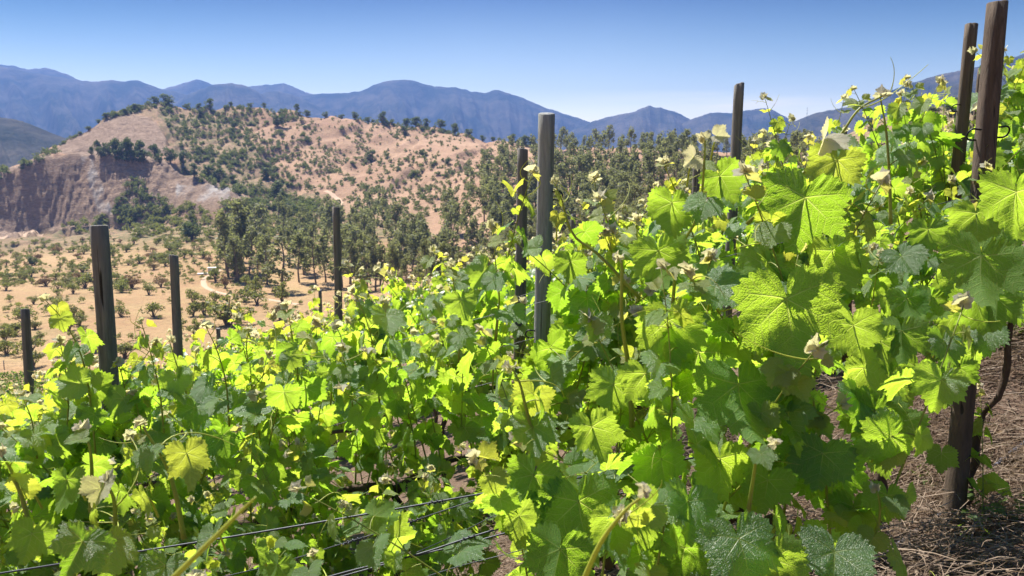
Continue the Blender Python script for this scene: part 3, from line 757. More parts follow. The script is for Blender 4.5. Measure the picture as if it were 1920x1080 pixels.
wood = [(425, 505), (440, 440), (520, 425), (640, 408), (760, 385), (880, 345), (960, 288), (1000, 276), (1100, 280), (1300, 290), (1500, 296), (1540, 290), (1540, 420), (1300, 450), (1000, 560), (700, 556), (640, 545), (560, 525), (480, 505)]
def dens_e(x, y):
    c = 0.35 + 1.5 * vnoise(np.array([x / 48.0]), np.array([y / 24.0]), 61)[0] - 0.35
    if x < 560: c += 0.25
    return float(np.clip(c, 0.10, 1))
cand = sample(wood, 1500, dens_e, 120, 900)
R.shuffle(cand)
left_n = 0
for x, y, p in cand:
    if x < 900:
        left_n += 1
        if left_n > 235: continue
    if min((np.hypot(p[0] - q[0], (p[1] - q[1]) * 0.7) for q in placed), default=99) < 2.9: continue
    placed.append(p); hp = (np.interp(y, [280, 420, 545], [30, 54, 82]) if x < 900 else np.interp(y, [280, 340, 420], [44, 62, 70])) * R.uniform(0.55, 1.2)
    if y < 520 or x > 640: trees.append((hp, p))
trees.sort(key=lambda t: -t[0])
for hp, p in trees[:252]: put_euc(p, min(hp / F * p[1], 19), R, R.uniform(.85, 1.35))
scatter_stuff('eucalyptus_wood', put_euc, [(p, min(hp / F * p[1], 15)) for hp, p in trees[252:560]], M_euc, R)
ridge_x = [1050, 1075, 1095, 1115, 1140, 1168, 1182, 1205, 1218, 1236, 1256, 1278, 1290, 1302, 1325, 1345, 1362, 1396, 1425, 1432, 1446, 1452, 1470, 1490, 1496, 1512, 1530]
for x in ridge_x:
    p = ground_hit(x, np.interp(x, [1000, 1300, 1540], [284, 292, 296]), 200, 900)
    if p is not None: put_euc(p, R.uniform(30, 52) / F * p[1], R, R.uniform(0.9, 1.3), 'tall eucalyptus breaking the skyline of the wooded ridge', 'eucalyptus trees on the ridge line')
under = []
for x, y, p in sample([(880, 340), (980, 285), (1540, 300), (1540, 420), (1100, 480), (800, 520)], 300, None, 120, 900): under.append((p, R.uniform(1.5, 4.0)))
for x, y, p in sample([(430, 440), (620, 410), (900, 345), (860, 400), (640, 440), (440, 470)], 200, None, 120, 900): under.append((p, R.uniform(2, 5.0)))
scatter_stuff('undergrowth', put_scrub, under, M_scrub, R)
# the brushy hillside behind the vines
for x, y, p in sample([(1540, 290), (1600, 250), (1700, 206), (1800, 200), (1930, 200), (1930, 300), (1560, 420)], 90, None, 120, 900):
    put_round(p, R.uniform(16, 30) / F * p[1], R, R.uniform(1.0, 1.5), 'dark bushy tree on the shaded hillside beyond the vine tops', 'bushy trees on the shaded hillside')
# far brushy hill
hillobj = [o for o in bpy.data.objects if o.get('label', '').startswith('low brushy')][0]

# white tank beside the grove
p = ground_hit(398, 513)
tank = tag(empty('water_tank', p, 0.35), 'small white box tank with a pale slab beside the dark grove', 'tank')
m = MB(); m.box((-1.5, -1.3, -0.2), (1.5, 1.3, 2.3)); m.box((-1.62, -1.42, 2.3), (1.62, 1.42, 2.45)); m.build('body', M_concrete, tank, False)
m = MB(); m.box((0.2, -1.36, 0), (1.1, -1.30, 1.9)); m.build('door', M_dark, tank, False)
m = MB(); m.box((-5.5, -1.4, -0.4), (-1.65, 1.2, 0.25)); m.build('slab', M_concrete, tank, False)
# thin mast on the far crest
for x, y, D in ((1513, 217, 3000), (1673, 171, 3000)):
    pb = at(x, y + 2, D - 40); mast = tag(empty('radio_mast', pb), 'thin mast on the dark ridge %s' % ('near the saddle' if x < 1600 else 'halfway up the crest'), 'mast')
    m = MB(); m.tube([(0, 0, -10), (0, 0, 34)], [0.9, 0.35], 5); m.build('pole', M_hook, mast)
    m = MB(); m.box((-3, -0.2, 24), (3, 0.2, 24.8)); m.box((-2.2, -0.2, 30), (2.2, 0.2, 30.6)); m.build('crossarm', M_hook, mast, False)

# young vine rows and wire fence at the foot of the slope
p0 = ground_hit(45, 722)
for k in range(9):
    yy = 706 + k * 7; a = ground_hit(-60, yy + 3); b = ground_hit(150, yy - 6 + k)
    rng = np.random.default_rng(700 + k); m = MB()
    for s in np.linspace(0, 1, 60):
        c = a + (b - a) * s; c[2] = terrain_z(c[0], c[1]) + 0.45
        clump(rng, m, c, 0.45, 10, 0.28, 1.3, 1.0, 0.4)
    tag(m.build('young_vine_row', M_weed, None, False), 'low straight row of young vines in the small plot below the slope', 'vine row', 'young vine rows in the lower plot')
fence = tag(empty('wire_fence', ground_hit(50, 692)), 'thin wire fence with grey stakes between the lower plot and dry field', 'fence')
fx = [-40, 8, 52, 100, 145, 215, 240]; base = np.array(fence.location)
tops = []
for x in fx:
    q = ground_hit(x, 693) - base; m = MB(); m.tube([q + [0, 0, -0.3], q + [0, 0, 1.7]], [0.09, 0.08], 6); m.build('stake', M_wood, fence); tops.append(q)
m = MB()
for h in (0.6, 1.1, 1.5): m.tube([q + [0, 0, h] for q in tops], 0.012, 4)
m.build('strand', M_wire, fence)
# ------------------------------------------------------------------ haze
bpy.context.view_layer.update()
top_z = max((o.matrix_world @ Vector(c)).z for o in bpy.data.objects if o.type == 'MESH' for c in o.bound_box) + 20
hb = MB(); hb.box((-7000, -300, -95), (7000, 7200, top_z)); print('haze top', top_z)
M_haze = bpy.data.materials.new('valley_haze'); M_haze.use_nodes = True
hn = M_haze.node_tree; hn.nodes.clear()
ho = hn.nodes.new('ShaderNodeOutputMaterial'); hv = hn.nodes.new('ShaderNodeVolumePrincipled')
hv.inputs['Color'].default_value = (0.128, 0.245, 0.57, 1)
hv.inputs['Density'].default_value = HAZE_DENSITY
hv.inputs['Density Attribute'].default_value = ''
hv.inputs['Anisotropy'].default_value = 0.25
hn.links.new(hv.outputs[0], ho.inputs['Volume'])
tag(hb.build('haze', M_haze, None, False), kind='stuff')

M_clod = mat_plain('dry_clods', (0.10, 0.065, 0.048), (0.30, 0.22, 0.17), 9, 0.95, 0.8, 0.01)
# ------------------------------------------------------------------ vine leaves
MAINV = np.radians([0, 52, 106])
OUTL = np.array([(0, 1.0), (6, .93), (14, .80), (24, .68), (30, .655), (37, .70), (45, .82), (52, .90), (58, .85), (66, .74), (76, .66), (82, .655), (90, .69), (100, .745), (106, .76), (114, .70), (128, .60), (142, .53), (154, .47), (164, .38), (171, .22), (176, .06)])
def leaf_template(seed, detail, young=False):
    rng = np.random.default_rng(seed)
    nt_, rings = {2: (150, np.array([0, .1, .2, .32, .44, .56, .68, .79, .9, 1.0])), 1: (44, np.array([0, .3, .65, 1.0])), 0: (20, np.array([0, 1.0]))}[detail]
    th = np.linspace(-176, 176, nt_)
    jit = np.interp(np.abs(th), OUTL[:, 0], OUTL[:, 1])
    lobe = rng.uniform(0.35, 1.0)
    hull = np.interp(np.abs(th), [0, 52, 106, 150, 168, 176], [1.0, .90, .76, .50, .3, .06])
    r = hull + (jit - hull) * lobe
    left = rng.uniform(0.93, 1.07); r = np.where(th < 0, r * left, r) * (1 + 0.03 * np.sin(np.radians(th) * 3 + rng.random() * 6))
    if detail == 2:
        ph = np.abs(th) / 11.5; fr = ph - np.floor(ph)
        tooth = np.where(fr < .65, fr / .65, (1 - fr) / .35) - .5
        ph2 = np.abs(th) / 5.2; t2 = np.abs(ph2 - np.floor(ph2) - .5) * 2 - .5
        r = r * (1 + (0.15 * tooth + 0.06 * t2) * np.clip((168 - np.abs(th)) / 15, 0, 1))
    elif detail == 1:
        r = r * (1 + 0.09 * np.where(np.arange(nt_) % 2, 1, -1) * np.clip((165 - np.abs(th)) / 15, 0, 1))
    tr = np.radians(th)
    RR = rings[:, None] * r[None, :]; TH = np.broadcast_to(tr[None, :], RR.shape)
    x = RR * np.sin(TH); y = RR * np.cos(TH)
    at_ = np.abs(TH); dd = np.min(np.abs(at_[..., None] - MAINV), -1)
    a = RR * np.cos(dd); b = RR * np.sin(dd)
    fold = rng.uniform(0.05, 0.60) * (1.0 if not young else 2.6)
    droop = rng.uniform(0.08, 0.72) * (1 if not young else .4)
    z = fold * np.abs(x) * (1 - 0.35 * np.abs(x)) - droop * y * np.abs(y) * 0.9 - droop * 0.6 * x * x
    z += 0.020 * np.sin(b * 7) * np.clip(b * 6, 0, 1) * (RR < .95)                       # blades belly out between the main veins
    z += rng.uniform(0.03, 0.09) * RR ** 2 * np.sin(TH * rng.integers(3, 6) + rng.random() * 6)
    if detail == 2:
        s = (a - .85 * b) / .155; z += 0.008 * np.cos(2 * math.pi * s) * np.clip(b * 7, 0, 1) * np.clip(RR * 3, 0, 1) * -1
        z += 0.03 * (vnoise(x * 7 + seed, y * 7, seed) - .5)
    tw = rng.uniform(-.3, .3); z = z + tw * x * y
    V = np.stack([x, y, z], -1).reshape(-1, 3); UV = np.stack([a, b], -1).reshape(-1, 2)
    n = nt_; k0 = np.arange(len(rings) - 1)[:, None] * n + np.arange(n - 1)[None, :]
    Fq = np.stack([k0, k0 + 1, k0 + n + 1, k0 + n], -1).reshape(-1, 4)
    return V.astype(np.float32), Fq, UV.astype(np.float32)
TPL = {d: [leaf_template(300 + i, d) for i in range(14)] for d in (0, 1, 2)}
TPY = {d: [leaf_template(340 + i, d, True) for i in range(4)] for d in (0, 1, 2)}

def put_leaf(mb, tpl, Q, T, n, size, var, young, width=1.0):
    n = unit(n); T = unit(T - n * np.dot(T, n)); B = np.cross(T, n)
    V, Fq, UV = tpl
    mb.add(Q + size * (V[:, :1] * width * B + V[:, 1:2] * T + V[:, 2:] * n), Fq, UV, var, young)

def smooth_path(P, n):
    """A rounded path of n points through the given ones."""
    P = np.asarray(P, float); s = np.linspace(0, len(P) - 1, n); out = np.empty((n, 3))
    E = np.vstack([2 * P[0] - P[1], P, 2 * P[-1] - P[-2]])
    for i, x in enumerate(s):
        k = min(int(x), len(P) - 2); u = x - k; a, b, c, d = E[k], E[k + 1], E[k + 2], E[k + 3]
        out[i] = .5 * (2 * b + (c - a) * u + (2 * a - 5 * b + 4 * c - d) * u * u + (3 * b - a - 3 * c + d) * u ** 3)
    return out

def tendril(rng, mb, P, h, L):
    az = math.atan2(h[1], h[0]); p = [P]; d = unit(h + np.array([0, 0, rng.uniform(-.1, .7)]))
    cur = rng.normal(size=3) * 0.12; q = P.copy()
    for i in range(11):
        d = unit(d + cur * (0.5 + i * 0.16)); q = q + d * L / 11; p.append(q.copy())
    sides = 5
    mb.tube(p, np.linspace(0.0016, 0.0006, len(p)), sides, False, 0, 0.9)
    if rng.random() < .7:
        k = 5; d = unit(np.array(p[k]) - np.array(p[k - 1]) + rng.normal(size=3) * .6); q = np.array(p[k]); pp = [q]
        for i in range(7):
            d = unit(d - cur * .7); q = q + d * L / 15; pp.append(q)
        mb.tube(pp, np.linspace(0.0012, 0.0005, len(pp)), sides, False, 0, 0.9)

def gen_shoot(seed, path, size=0.092, detail=2, stem_r=0.0042, leaf_from=0.0, spacing=0.066, lateral=0.45, tip=True, tend=True, sun=0.35, green=.4):
    """One shoot along a path: stem with leaf stalks, leaves and tendrils."""
    rng = np.random.default_rng(seed)
    seg = np.linalg.norm(np.diff(path, axis=0), axis=1); cum = np.concatenate([[0], np.cumsum(seg)]); L = cum[-1]
    def at_s(s): return np.array([np.interp(s, cum, path[:, k]) for k in range(3)])
    stem, lf = MB(), MB(); td = stem
    sides = 7 if detail == 2 else 4
    stem.tube(path, np.linspace(stem_r, stem_r * .35, len(path)), sides, True, 0, green)
    n = max(3, int(L / spacing)); az0 = rng.random() * 6.28; up = np.array([0, 0, 1.0])
    tm = TPL[detail]; ty = TPY[detail]
    for i in range(n + 1):
        s = (i + .3 * rng.random()) / n
        if s < leaf_from or s > 1: continue
        # young nodes stand closer together near the tip
        P = at_s(L * (1 - (1 - s) ** 1.25))
        az = az0 + i * math.pi + rng.normal() * .65; h = np.array([math.cos(az), math.sin(az), 0])
        prof = 1.0 if s < .52 else 1 - (s - .52) / .48 * .76
        if s < .12: prof *= .8
        yg = float(np.clip((s - .70) / .30, 0, 1)) if tip else 0.0
        for side in range(2 if rng.random() < lateral and s < .85 else 1):
            sz = size * prof * rng.uniform(.70, 1.15) * (.62 if side else 1)
            if side: az += rng.uniform(.7, 2.2); h = np.array([math.cos(az), math.sin(az), 0])
            pet = unit(h * rng.uniform(.6, 1.0) + up * rng.uniform(0.0, .8)) * sz * rng.uniform(.6, 1.05)
            Q = P + pet; mid = P + pet * .5 + up * sz * .08
            stem.tube(smooth_path([P, mid, Q], 4), np.linspace(.0019, .0013, 4) * (sz / .085) ** .5, 5 if detail == 2 else 3, False, 0, .45 + .5 * yg)
            nn = h * rng.uniform(.35, 1.0) + up * rng.uniform(-.1, .55) + SUN * sun + rng.normal(size=3) * .30
            if rng.random() < .17: nn = up + np.array([-.1, -.45, 0]) + rng.normal(size=3) * .22
            T = -up * rng.uniform(.25, 1.1) + h * rng.uniform(.0, .8) + rng.normal(size=3) * .25
            if yg > .55: T = up * rng.uniform(-.6, .7) + h * rng.uniform(.3, 1) + rng.normal(size=3) * .3; nn = nn + up * .3
            tp = ty[rng.integers(len(ty))] if yg > .5 else tm[rng.integers(len(tm))]
            put_leaf(lf, tp, Q, T, nn, sz, rng.random(), yg if not side else max(yg, .15 * rng.random()), rng.uniform(.92, 1.15))
        if tend and s > .3 and rng.random() < .42:
            tendril(rng, td, P, np.array([math.cos(az + math.pi), math.sin(az + math.pi), 0]), rng.uniform(.08, .19))
    if tip:
        P = at_s(L)
        for j in range(5):
            dirn = unit(np.array([rng.normal() * .6, rng.normal() * .6, rng.uniform(.1, 1)]))
            put_leaf(lf, ty[j % len(ty)], P + dirn * .006, dirn, rng.normal(size=3) + SUN * .5, rng.uniform(.012, .03) * size / .085, .5, 1.0, .8)
    return stem, lf, MB()

def shoot_path(rng, L, lean=.12):
    d = np.array([rng.normal() * lean, rng.normal() * lean, 1.0]); p = [np.zeros(3)]; c = rng.normal(size=3) * .05; c[2] = 0
    for i in range(12):
        d = unit(d + c + np.array([0, 0, .02])); p.append(p[-1] + d * L / 12)
    return np.array(p)

# ready shoots (shared meshes), lengths vary
def shoot_set(base, count, detail, lmat, Lr):
    out = []
    for i in range(count):
        rng = np.random.default_rng(base + i)
        s, l, t = gen_shoot(base + i, shoot_path(rng, rng.uniform(*Lr)), 0.096, detail)
        out.append((s.mesh('shoot', M_stem), l.mesh('foliage', lmat), t.mesh('tendril', M_stem) if t.n else None))
    return out
SH_NEAR = shoot_set(500, 12, 2, M_leaf, (0.72, 1.02))
SH_MID = shoot_set(600, 12, 1, M_leaf, (0.72, 1.02))

VR = random.Random(21)
def trunk_mesh(seed, h, arm, lean=(0, 0), tr=1.0):
    """A gnarled trunk with two arms trained along the wire."""
    rng = np.random.default_rng(seed); m = MB()
    zs = np.linspace(-.08, h, 16); wx = np.cumsum(rng.normal(size=16)) * .012; wy = np.cumsum(rng.normal(size=16)) * .012
    f = np.clip(zs / h, 0, 1)
    P = np.stack([wx + lean[0] * f, wy + lean[1] * f, zs], 1)
    m.tube(P, tr * (0.018 + .006 * rng.random(16)) * np.linspace(1.2, .75, 16), 10)
    top = P[-1]
    for sgn in (-1, 1):
        q = np.linspace(0, 1, 9); ar = np.stack([top[0] + sgn * arm * q, top[1] + np.cumsum(rng.normal(size=9)) * .006, top[2] + .05 * np.sin(q * 3) + .28 * sgn * arm * q + np.cumsum(rng.normal(size=9)) * .004], 1)
        ar[0] = top - [0, 0, .02]
        m.tube(ar, np.linspace(.019, .011, 9), 8)
    return m, top

def vine(X, Y, label, group, h=0.68, arm=0.5, n=15, shoots=SH_NEAR, x0=None, x1=None, sc=(1.0, 1.25), seed=0, lean=(0, 0), low=8, tr=1.0):
    """A grapevine with separate shoots: trunk, and every shoot with its leaves and tendrils."""
    e = tag(empty('grapevine', (X, Y, float(zg(X, Y)))), label, 'grapevine', group)
    m, top = trunk_mesh(900 + seed, h, arm, lean, tr); m.build('trunk', M_bark, e)
    x0 = -arm if x0 is None else x0; x1 = arm if x1 is None else x1
    rr = random.Random(seed * 17 + 3)
    for i in range(n + low):
        s, l, t = shoots[rr.randrange(len(shoots))]
        if i < n:
            dx_ = x0 + (x1 - x0) * (i + .2 + .6 * rr.random()) / n; loc = (top[0] + dx_, top[1] + rr.gauss(0, .07), top[2] + .28 * dx_ + rr.uniform(-.05, .03)); k = rr.uniform(*sc); rot = (rr.gauss(0, .16), rr.gauss(0, .16), rr.random() * 6.28)
        else:
            dx_ = rr.uniform(x0, x1); loc = (top[0] + dx_, top[1] + rr.gauss(0, .12), top[2] * rr.uniform(.12, .9) + .28 * dx_); k = rr.uniform(.5, .75); rot = (rr.gauss(0, .6), rr.gauss(0, .6), rr.random() * 6.28)
        so = inst('shoot', s, e, loc, rot, k)
        inst('foliage', l, so)
        if t: inst('tendril', t, so)
    return e

# ------------------------------------------------------------------ the rows of vines
rowY = [3.45, 5.1, 6.7, 8.3, 9.9, 11.5, 13.1, 14.8, 16.5, 18.3, 20.2]
G2 = 'vines of the second row'
second = [(-3.5, 3.5, 'vine at the picture edge beside the thin grey stake', dict(low=14)), (-2.2, 3.22, 'tall vine with a pale tip rising between two weathered posts', dict(sc=(1.0, 1.3), low=28)), (-1.45, 3.2, 'thick vine just uphill of the cracked post with the knot', dict(low=30, sc=(.8, 1.05))), (-0.5, 3.35, 'low hanging vine behind the bare trellis wires', dict(low=30, sc=(.75, 1.0))), (-1.55, 2.75, 'low sprawling vine filling the gap behind the top trellis wire', dict(h=.42, n=7, low=16, sc=(.5, .75))), (-0.82, 2.85, 'low vine with dark hanging leaves under the bare wires', dict(h=.42, n=9, low=18, sc=(.5, .75))), (-0.42, 2.95, 'short vine beside the open patch of soil and drip hose', dict(h=.4, arm=.3, n=5, low=10, sc=(.45, .65))), (0.45, 3.4, 'vine hiding the foot of the broad split post', dict(low=14)),
          (1.47, 3.08, 'vine with a slim dark trunk just downhill of the hooked post', dict(arm=.42, h=.74, low=1, sc=(.62, .9))), (1.73, 2.96, 'vine with a crooked dark trunk leaning uphill beside the hooked post', dict(arm=.5, h=.92, lean=(.17, .03), low=3, n=9, sc=(.5, .75), tr=.7)), (2.75, 3.3, 'vine above the bank of dry straw at the picture edge', dict(h=.85, low=1, sc=(.7, .95)))]
for i, (X, Y, lab, kw) in enumerate(second): vine(X, Y, lab, G2, seed=40 + i, **kw)
third = np.arange(-4.9, 5.6, 1.12)
for i, X in enumerate(third):
    vine(X, 5.1, 'leafy vine in the row just behind the broad split post', 'vines of the third row', seed=70 + i, shoots=SH_MID, sc=(.82, 1.02) if X < -.6 else (1.05, 1.28), n=16, low=8)

# farther rows: whole vines in a few shapes
FAR = []
for i in range(7):
    rng = np.random.default_rng(1200 + i); st, lf = MB(), MB()
    for j in range(13):
        p = shoot_path(rng, rng.uniform(.72, 1.05)) + np.array([-.56 + 1.12 * (j + rng.random()) / 13, rng.normal() * .08, .66])
        s, l, t = gen_shoot(1300 + i * 20 + j, p, .092, 1 if i < 4 else 1, tend=False, spacing=.072, lateral=.35)
        for src, dst in ((s, st), (l, lf)):
            for v, f_ in ((np.concatenate(src.v), src.f),): dst.v.append(v); dst.uv.append(np.concatenate(src.uv)); dst.at.append(np.concatenate(src.at)); dst.f += [x + dst.n for x in f_]; dst.n += len(v)
    tm_, _ = trunk_mesh(1500 + i, .68, .5)
    FAR.append((tm_.mesh('trunk', M_bark), st.mesh('shoots', M_stem), lf.mesh('foliage', M_leaf_far)))
ordn = ['fourth', 'fifth', 'sixth', 'seventh', 'eighth', 'ninth', 'tenth', 'eleventh', 'twelfth']
for k, Y0 in enumerate(rowY[2:]):
    half = .68 * Y0 + .9
    for X in np.arange(-half, half, 1.12):
        x = X + VR.gauss(0, .1); y = Y0 + VR.gauss(0, .1)
        tm_, sm_, lm_ = FAR[VR.randrange(len(FAR))]
        e = tag(empty('grapevine', (x, y, float(zg(x, y))), VR.choice([0, math.pi]) + VR.gauss(0, .08)), 'leafy vine in the %s row from the wires, standing in full sun' % ordn[k], 'grapevine', 'vines of the %s row' % ordn[k])
        s = VR.uniform(.98, 1.14) if x < .2 * y else VR.uniform(1.08, 1.25); e.scale = (1, 1, s)
        inst('trunk', tm_, e); inst('shoots', sm_, e); inst('foliage', lm_, e)

# ------------------------------------------------------------------ front row: shoots and leaves placed one by one
FG = 'vines of the front row'
RIGHT = np.array([1.0, 0, 0]); UPC = np.array([0, ST, CT]); FWD = np.array([0, CT, -ST])
def front_vine(X, Y, label, seed, **kw):
    return vine(X, Y, label, FG, seed=seed, **kw)
V_left = front_vine(-1.22, 1.62, 'low bushy vine with a yellow leaf in front of the trellis wires', 11, h=.62, arm=.42, n=12, x0=-.45, x1=.55, sc=(.50, .70), low=12)
V_mid = front_vine(0.16, 1.75, 'vine with a woolly drooping tip at the end of the bare wires', 12, h=.70, arm=.07, n=7, x0=-.16, x1=.32, sc=(.60, .82), low=8)
V_big = front_vine(0.55, 1.62, 'vine with the largest veined leaves, thrusting tall tips skyward', 13, h=.72, arm=.07, n=9, x0=-.30, x1=.20, sc=(.60, .84), low=9)

def local(e, p): return np.asarray(p, float) - np.array(e.location)
def hero_shoot(e, pts, seed, size=.07, leaf_from=0.0, r=.0045, spacing=.06, lateral=.3, tip=True, green=.5):
    P = smooth_path([local(e, at(x, y, Y)) for x, y, Y in pts], 16)
    s, l, t = gen_shoot(seed, P, size, 2, r, leaf_from, spacing, lateral, tip, green=green)
    so = s.build('shoot', M_stem, e)
    if l.n: l.build('foliage', M_leaf, so)
    if t.n: t.build('tendril', M_stem, so)
    return so
class Bunch:
    """Leaves of one vine set singly, each with its own stalk."""
    def __init__(self, e): self.e = e; self.k = 0
    def leaf(self, x, y, Y, wpx, ang, face=-1, yaw=0, pitch=0, young=0.0, tpl=None, var=None, stalk=(0.0, .06, .05)):
        """wpx: width in picture pixels; ang: where the tip points, degrees from up turning right; face: -1 shows the underside."""
        size = wpx / F * Y / 1.75; Q = local(self.e, at(x, y, Y))
        a = math.radians(ang); T = RIGHT * math.sin(a) + UPC * math.cos(a); S_ = np.cross(T, FWD)
        n = FWD * (-face) if face < 0 else -FWD
        n = (FWD if face < 0 else -FWD)
        yw, pt = math.radians(yaw), math.radians(pitch)
        if face > 0: pt = -pt
        n = n * math.cos(yw) * math.cos(pt) + S_ * math.sin(yw) + T * math.sin(pt)
        self.k += 1; rng = np.random.default_rng(4000 + self.k)
        tp = (TPY if young > .6 else TPL)[2]; tp = tp[(self.k if tpl is None else tpl) % len(tp)]
        l, s = MB(), MB(); put_leaf(l, tp, Q, T - n * np.dot(T, n), n, size, rng.random() if var is None else var, young)
        B = Q + RIGHT * stalk[0] + FWD * stalk[1] - UPC * stalk[2]
        s.tube(smooth_path([Q, (Q + B) / 2 + UPC * .012, B], 6), [.0014, .0015, .0016, .0018, .002, .0022], 6, False, 0, .7)
        s.build('stalk', M_stem, l.build('leaf', M_leaf, self.e))
    def done(self):
        pass

# the tall tips of the large leaved vine
hero_shoot(V_big, [(1255, 700, 1.7), (1262, 560, 1.68), (1275, 470, 1.66), (1310, 400, 1.64), (1320, 310, 1.62), (1322, 262, 1.62)], 5001, .055, .35, .0046, .085, .1)
hero_shoot(V_big, [(1185, 800, 1.6), (1180, 700, 1.58), (1166, 600, 1.56), (1166, 500, 1.55), (1160, 488, 1.55)], 5002, .05, .72, .0058, .1, 0)
hero_shoot(V_big, [(1670, 420, 2.0), (1668, 340, 2.0), (1662, 250, 2.0), (1650, 180, 2.0)], 5003, .05, .25, .0048, .085, .15)
hero_shoot(V_big, [(1400, 420, 1.7), (1500, 330, 1.7), (1570, 260, 1.7), (1610, 205, 1.7), (1655, 180, 1.7)], 5004, .055, .5, .0046, .08, .1)
hero_shoot(V_mid, [(1200, 560, 1.75), (1125, 480, 1.75), (1075, 440, 1.75), (1052, 372, 1.75), (1040, 345, 1.75)], 5005, .048, .5, .0040, .08, .1)
hero_shoot(V_big, [(1400, 980, 1.3), (1412, 900, 1.28), (1422, 850, 1.26), (1450, 832, 1.25)], 5006, .05, .55, .004, .06, .1)
hero_shoot(V_big, [(1610, 1080, 1.4), (1640, 1010, 1.4), (1650, 960, 1.4), (1645, 920, 1.4)], 5007, .05, .3, .004, .06, .1)
hero_shoot(V_mid, [(1000, 820, 1.5), (985, 760, 1.5), (975, 720, 1.5), (960, 690, 1.5)], 5008, .055, .3, .004, .06, .1)
hero_shoot(V_mid, [(1085, 1110, .75), (1125, 1020, .72), (1170, 960, .70), (1205, 930, .69)], 5009, .028, .90, .0030, .05, 0, True, .95)
hero_shoot(V_left, [(215, 1100, 1.2), (216, 1000, 1.2), (214, 940, 1.2), (200, 905, 1.2)], 5010, .06, .3, .0048, .06, .2)
hero_shoot(V_left, [(345, 1010, 1.3), (330, 930, 1.3), (310, 870, 1.3), (268, 800, 1.28)], 5011, .055, .45, .0048, .065, .2)
hero_shoot(V_left, [(60, 1000, 1.3), (40, 930, 1.3), (20, 880, 1.3), (0, 850, 1.3)], 5012, .055, .35, .0046, .065, .2)
hero_shoot(V_left, [(170, 960, 1.35), (172, 880, 1.35), (166, 830, 1.35), (150, 805, 1.35)], 5013, .055, .3, .004, .06, .3)
hero_shoot(V_left, [(318, 1090, .56), (400, 1010, .55), (450, 960, .55), (480, 932, .55)], 5014, .012, .99, .0024, .05, 0, False, 1.0)
hero_shoot(V_left, [(560, 1090, 1.5), (590, 1060, 1.5), (585, 1040, 1.5)], 5015, .04, .3, .003, .06, .2)

b = Bunch(V_big)
b.leaf(1475, 560, 1.40, 235, 172, -1, 8, -12, tpl=0, var=.55)
b.leaf(1385, 720, 1.42, 215, 185, -1, -10, 18, tpl=1, var=.15)
b.leaf(1510, 370, 1.50, 190, 195, -1, 22, -22, tpl=2, var=.3)
b.leaf(1560, 470, 1.52, 150, 165, -1, -20, -5, tpl=3, var=.95)
b.leaf(1570, 300, 1.60, 120, 190, -1, 12, -12, .25, 4, .9)
b.leaf(1440, 500, 1.56, 150, 200, -1, 30, 0, tpl=5, var=.8)
b.leaf(1260, 380, 1.62, 110, 190, -1, -18, -8, tpl=6, var=.5)
b.leaf(1235, 470, 1.66, 130, 170, -1, 15, 0, tpl=0, var=.8)
b.leaf(1350, 330, 1.66, 105, 150, -1, 40, -10, tpl=2, var=.6)
b.leaf(1255, 600, 1.5, 150, 175, -1, 5, -10, tpl=3, var=.85)
b.leaf(1310, 660, 1.5, 170, 200, -1, -15, 5, tpl=4, var=.35)
b.leaf(1340, 540, 1.52, 140, 150, 1, 20, 48, tpl=5, var=.3)
b.leaf(1640, 770, 1.6, 150, 190, -1, 5, -8, tpl=6, var=.2)
b.leaf(1570, 865, 1.55, 175, 178, -1, -12, 12, tpl=7, var=.1)
b.leaf(1690, 620, 1.75, 120, 180, -1, 20, 10, tpl=8, var=.4)
b.leaf(1620, 690, 1.65, 120, 160, -1, -25, -15, tpl=1, var=.95)
b.leaf(1470, 690, 1.5, 110, 150, 1, -15, 52, tpl=3, var=.2)
b.leaf(1385, 1010, 1.15, 190, 175, 1, 10, 42, tpl=0, var=.15)
b.leaf(1565, 1035, 1.2, 165, 190, 1, -10, 46, tpl=4, var=.1)
b.leaf(1450, 1050, 1.15, 150, 165, -1, 10, -12, tpl=6, var=.85)
b.leaf(1290, 940, 1.3, 150, 200, 1, 15, 44, tpl=2, var=.2)
b.leaf(1240, 860, 1.4, 130, 170, -1, -10, -8, tpl=7, var=.5)
b.leaf(1440, 900, 1.4, 120, 190, -1, 25, 0, tpl=5, var=.3)
b.leaf(1210, 700, 1.5, 130, 160, -1, 15, -5, tpl=8, var=.9)
b.leaf(1650, 640, 1.75, 120, 175, -1, 12, 5, tpl=9, var=.7)
b.leaf(1665, 705, 1.72, 125, 190, -1, -15, 10, tpl=10, var=.45)
b.leaf(1600, 610, 1.70, 120, 168, -1, 20, -10, tpl=11, var=.85)
b.leaf(1690, 790, 1.75, 110, 182, -1, 15, 8, tpl=12, var=.3)
b.leaf(1610, 745, 1.62, 120, 200, 1, 10, 44, tpl=13, var=.3)
b.leaf(1655, 850, 1.70, 95, 172, -1, -20, 0, tpl=9, var=.6)
b.leaf(1600, 950, 1.50, 120, 185, -1, 10, 10, tpl=11, var=.5)
b.leaf(1350, 860, 1.45, 140, 180, -1, -8, -6, tpl=12, var=.8)
b.leaf(1150, 720, 1.60, 115, 190, -1, 18, -8, tpl=10, var=.75)
b.leaf(1420, 610, 1.55, 120, 160, -1, -18, -12, tpl=13, var=.9)
b.leaf(1545, 262, 1.62, 75, 215, 1, 10, 30, .98, 1, .5)
b.leaf(1300, 295, 1.62, 55, 230, 1, 10, 30, .98, 2, .5)
b.leaf(1345, 255, 1.62, 42, 100, 1, 10, 20, .98, 0, .5)
b.done()
b = Bunch(V_mid)
b.leaf(1085, 940, 1.42, 200, 175, -1, -8, 8, tpl=1, var=.2)
b.leaf(1000, 800, 1.5, 110, 185, 1, 10, 38, tpl=5, var=.3)
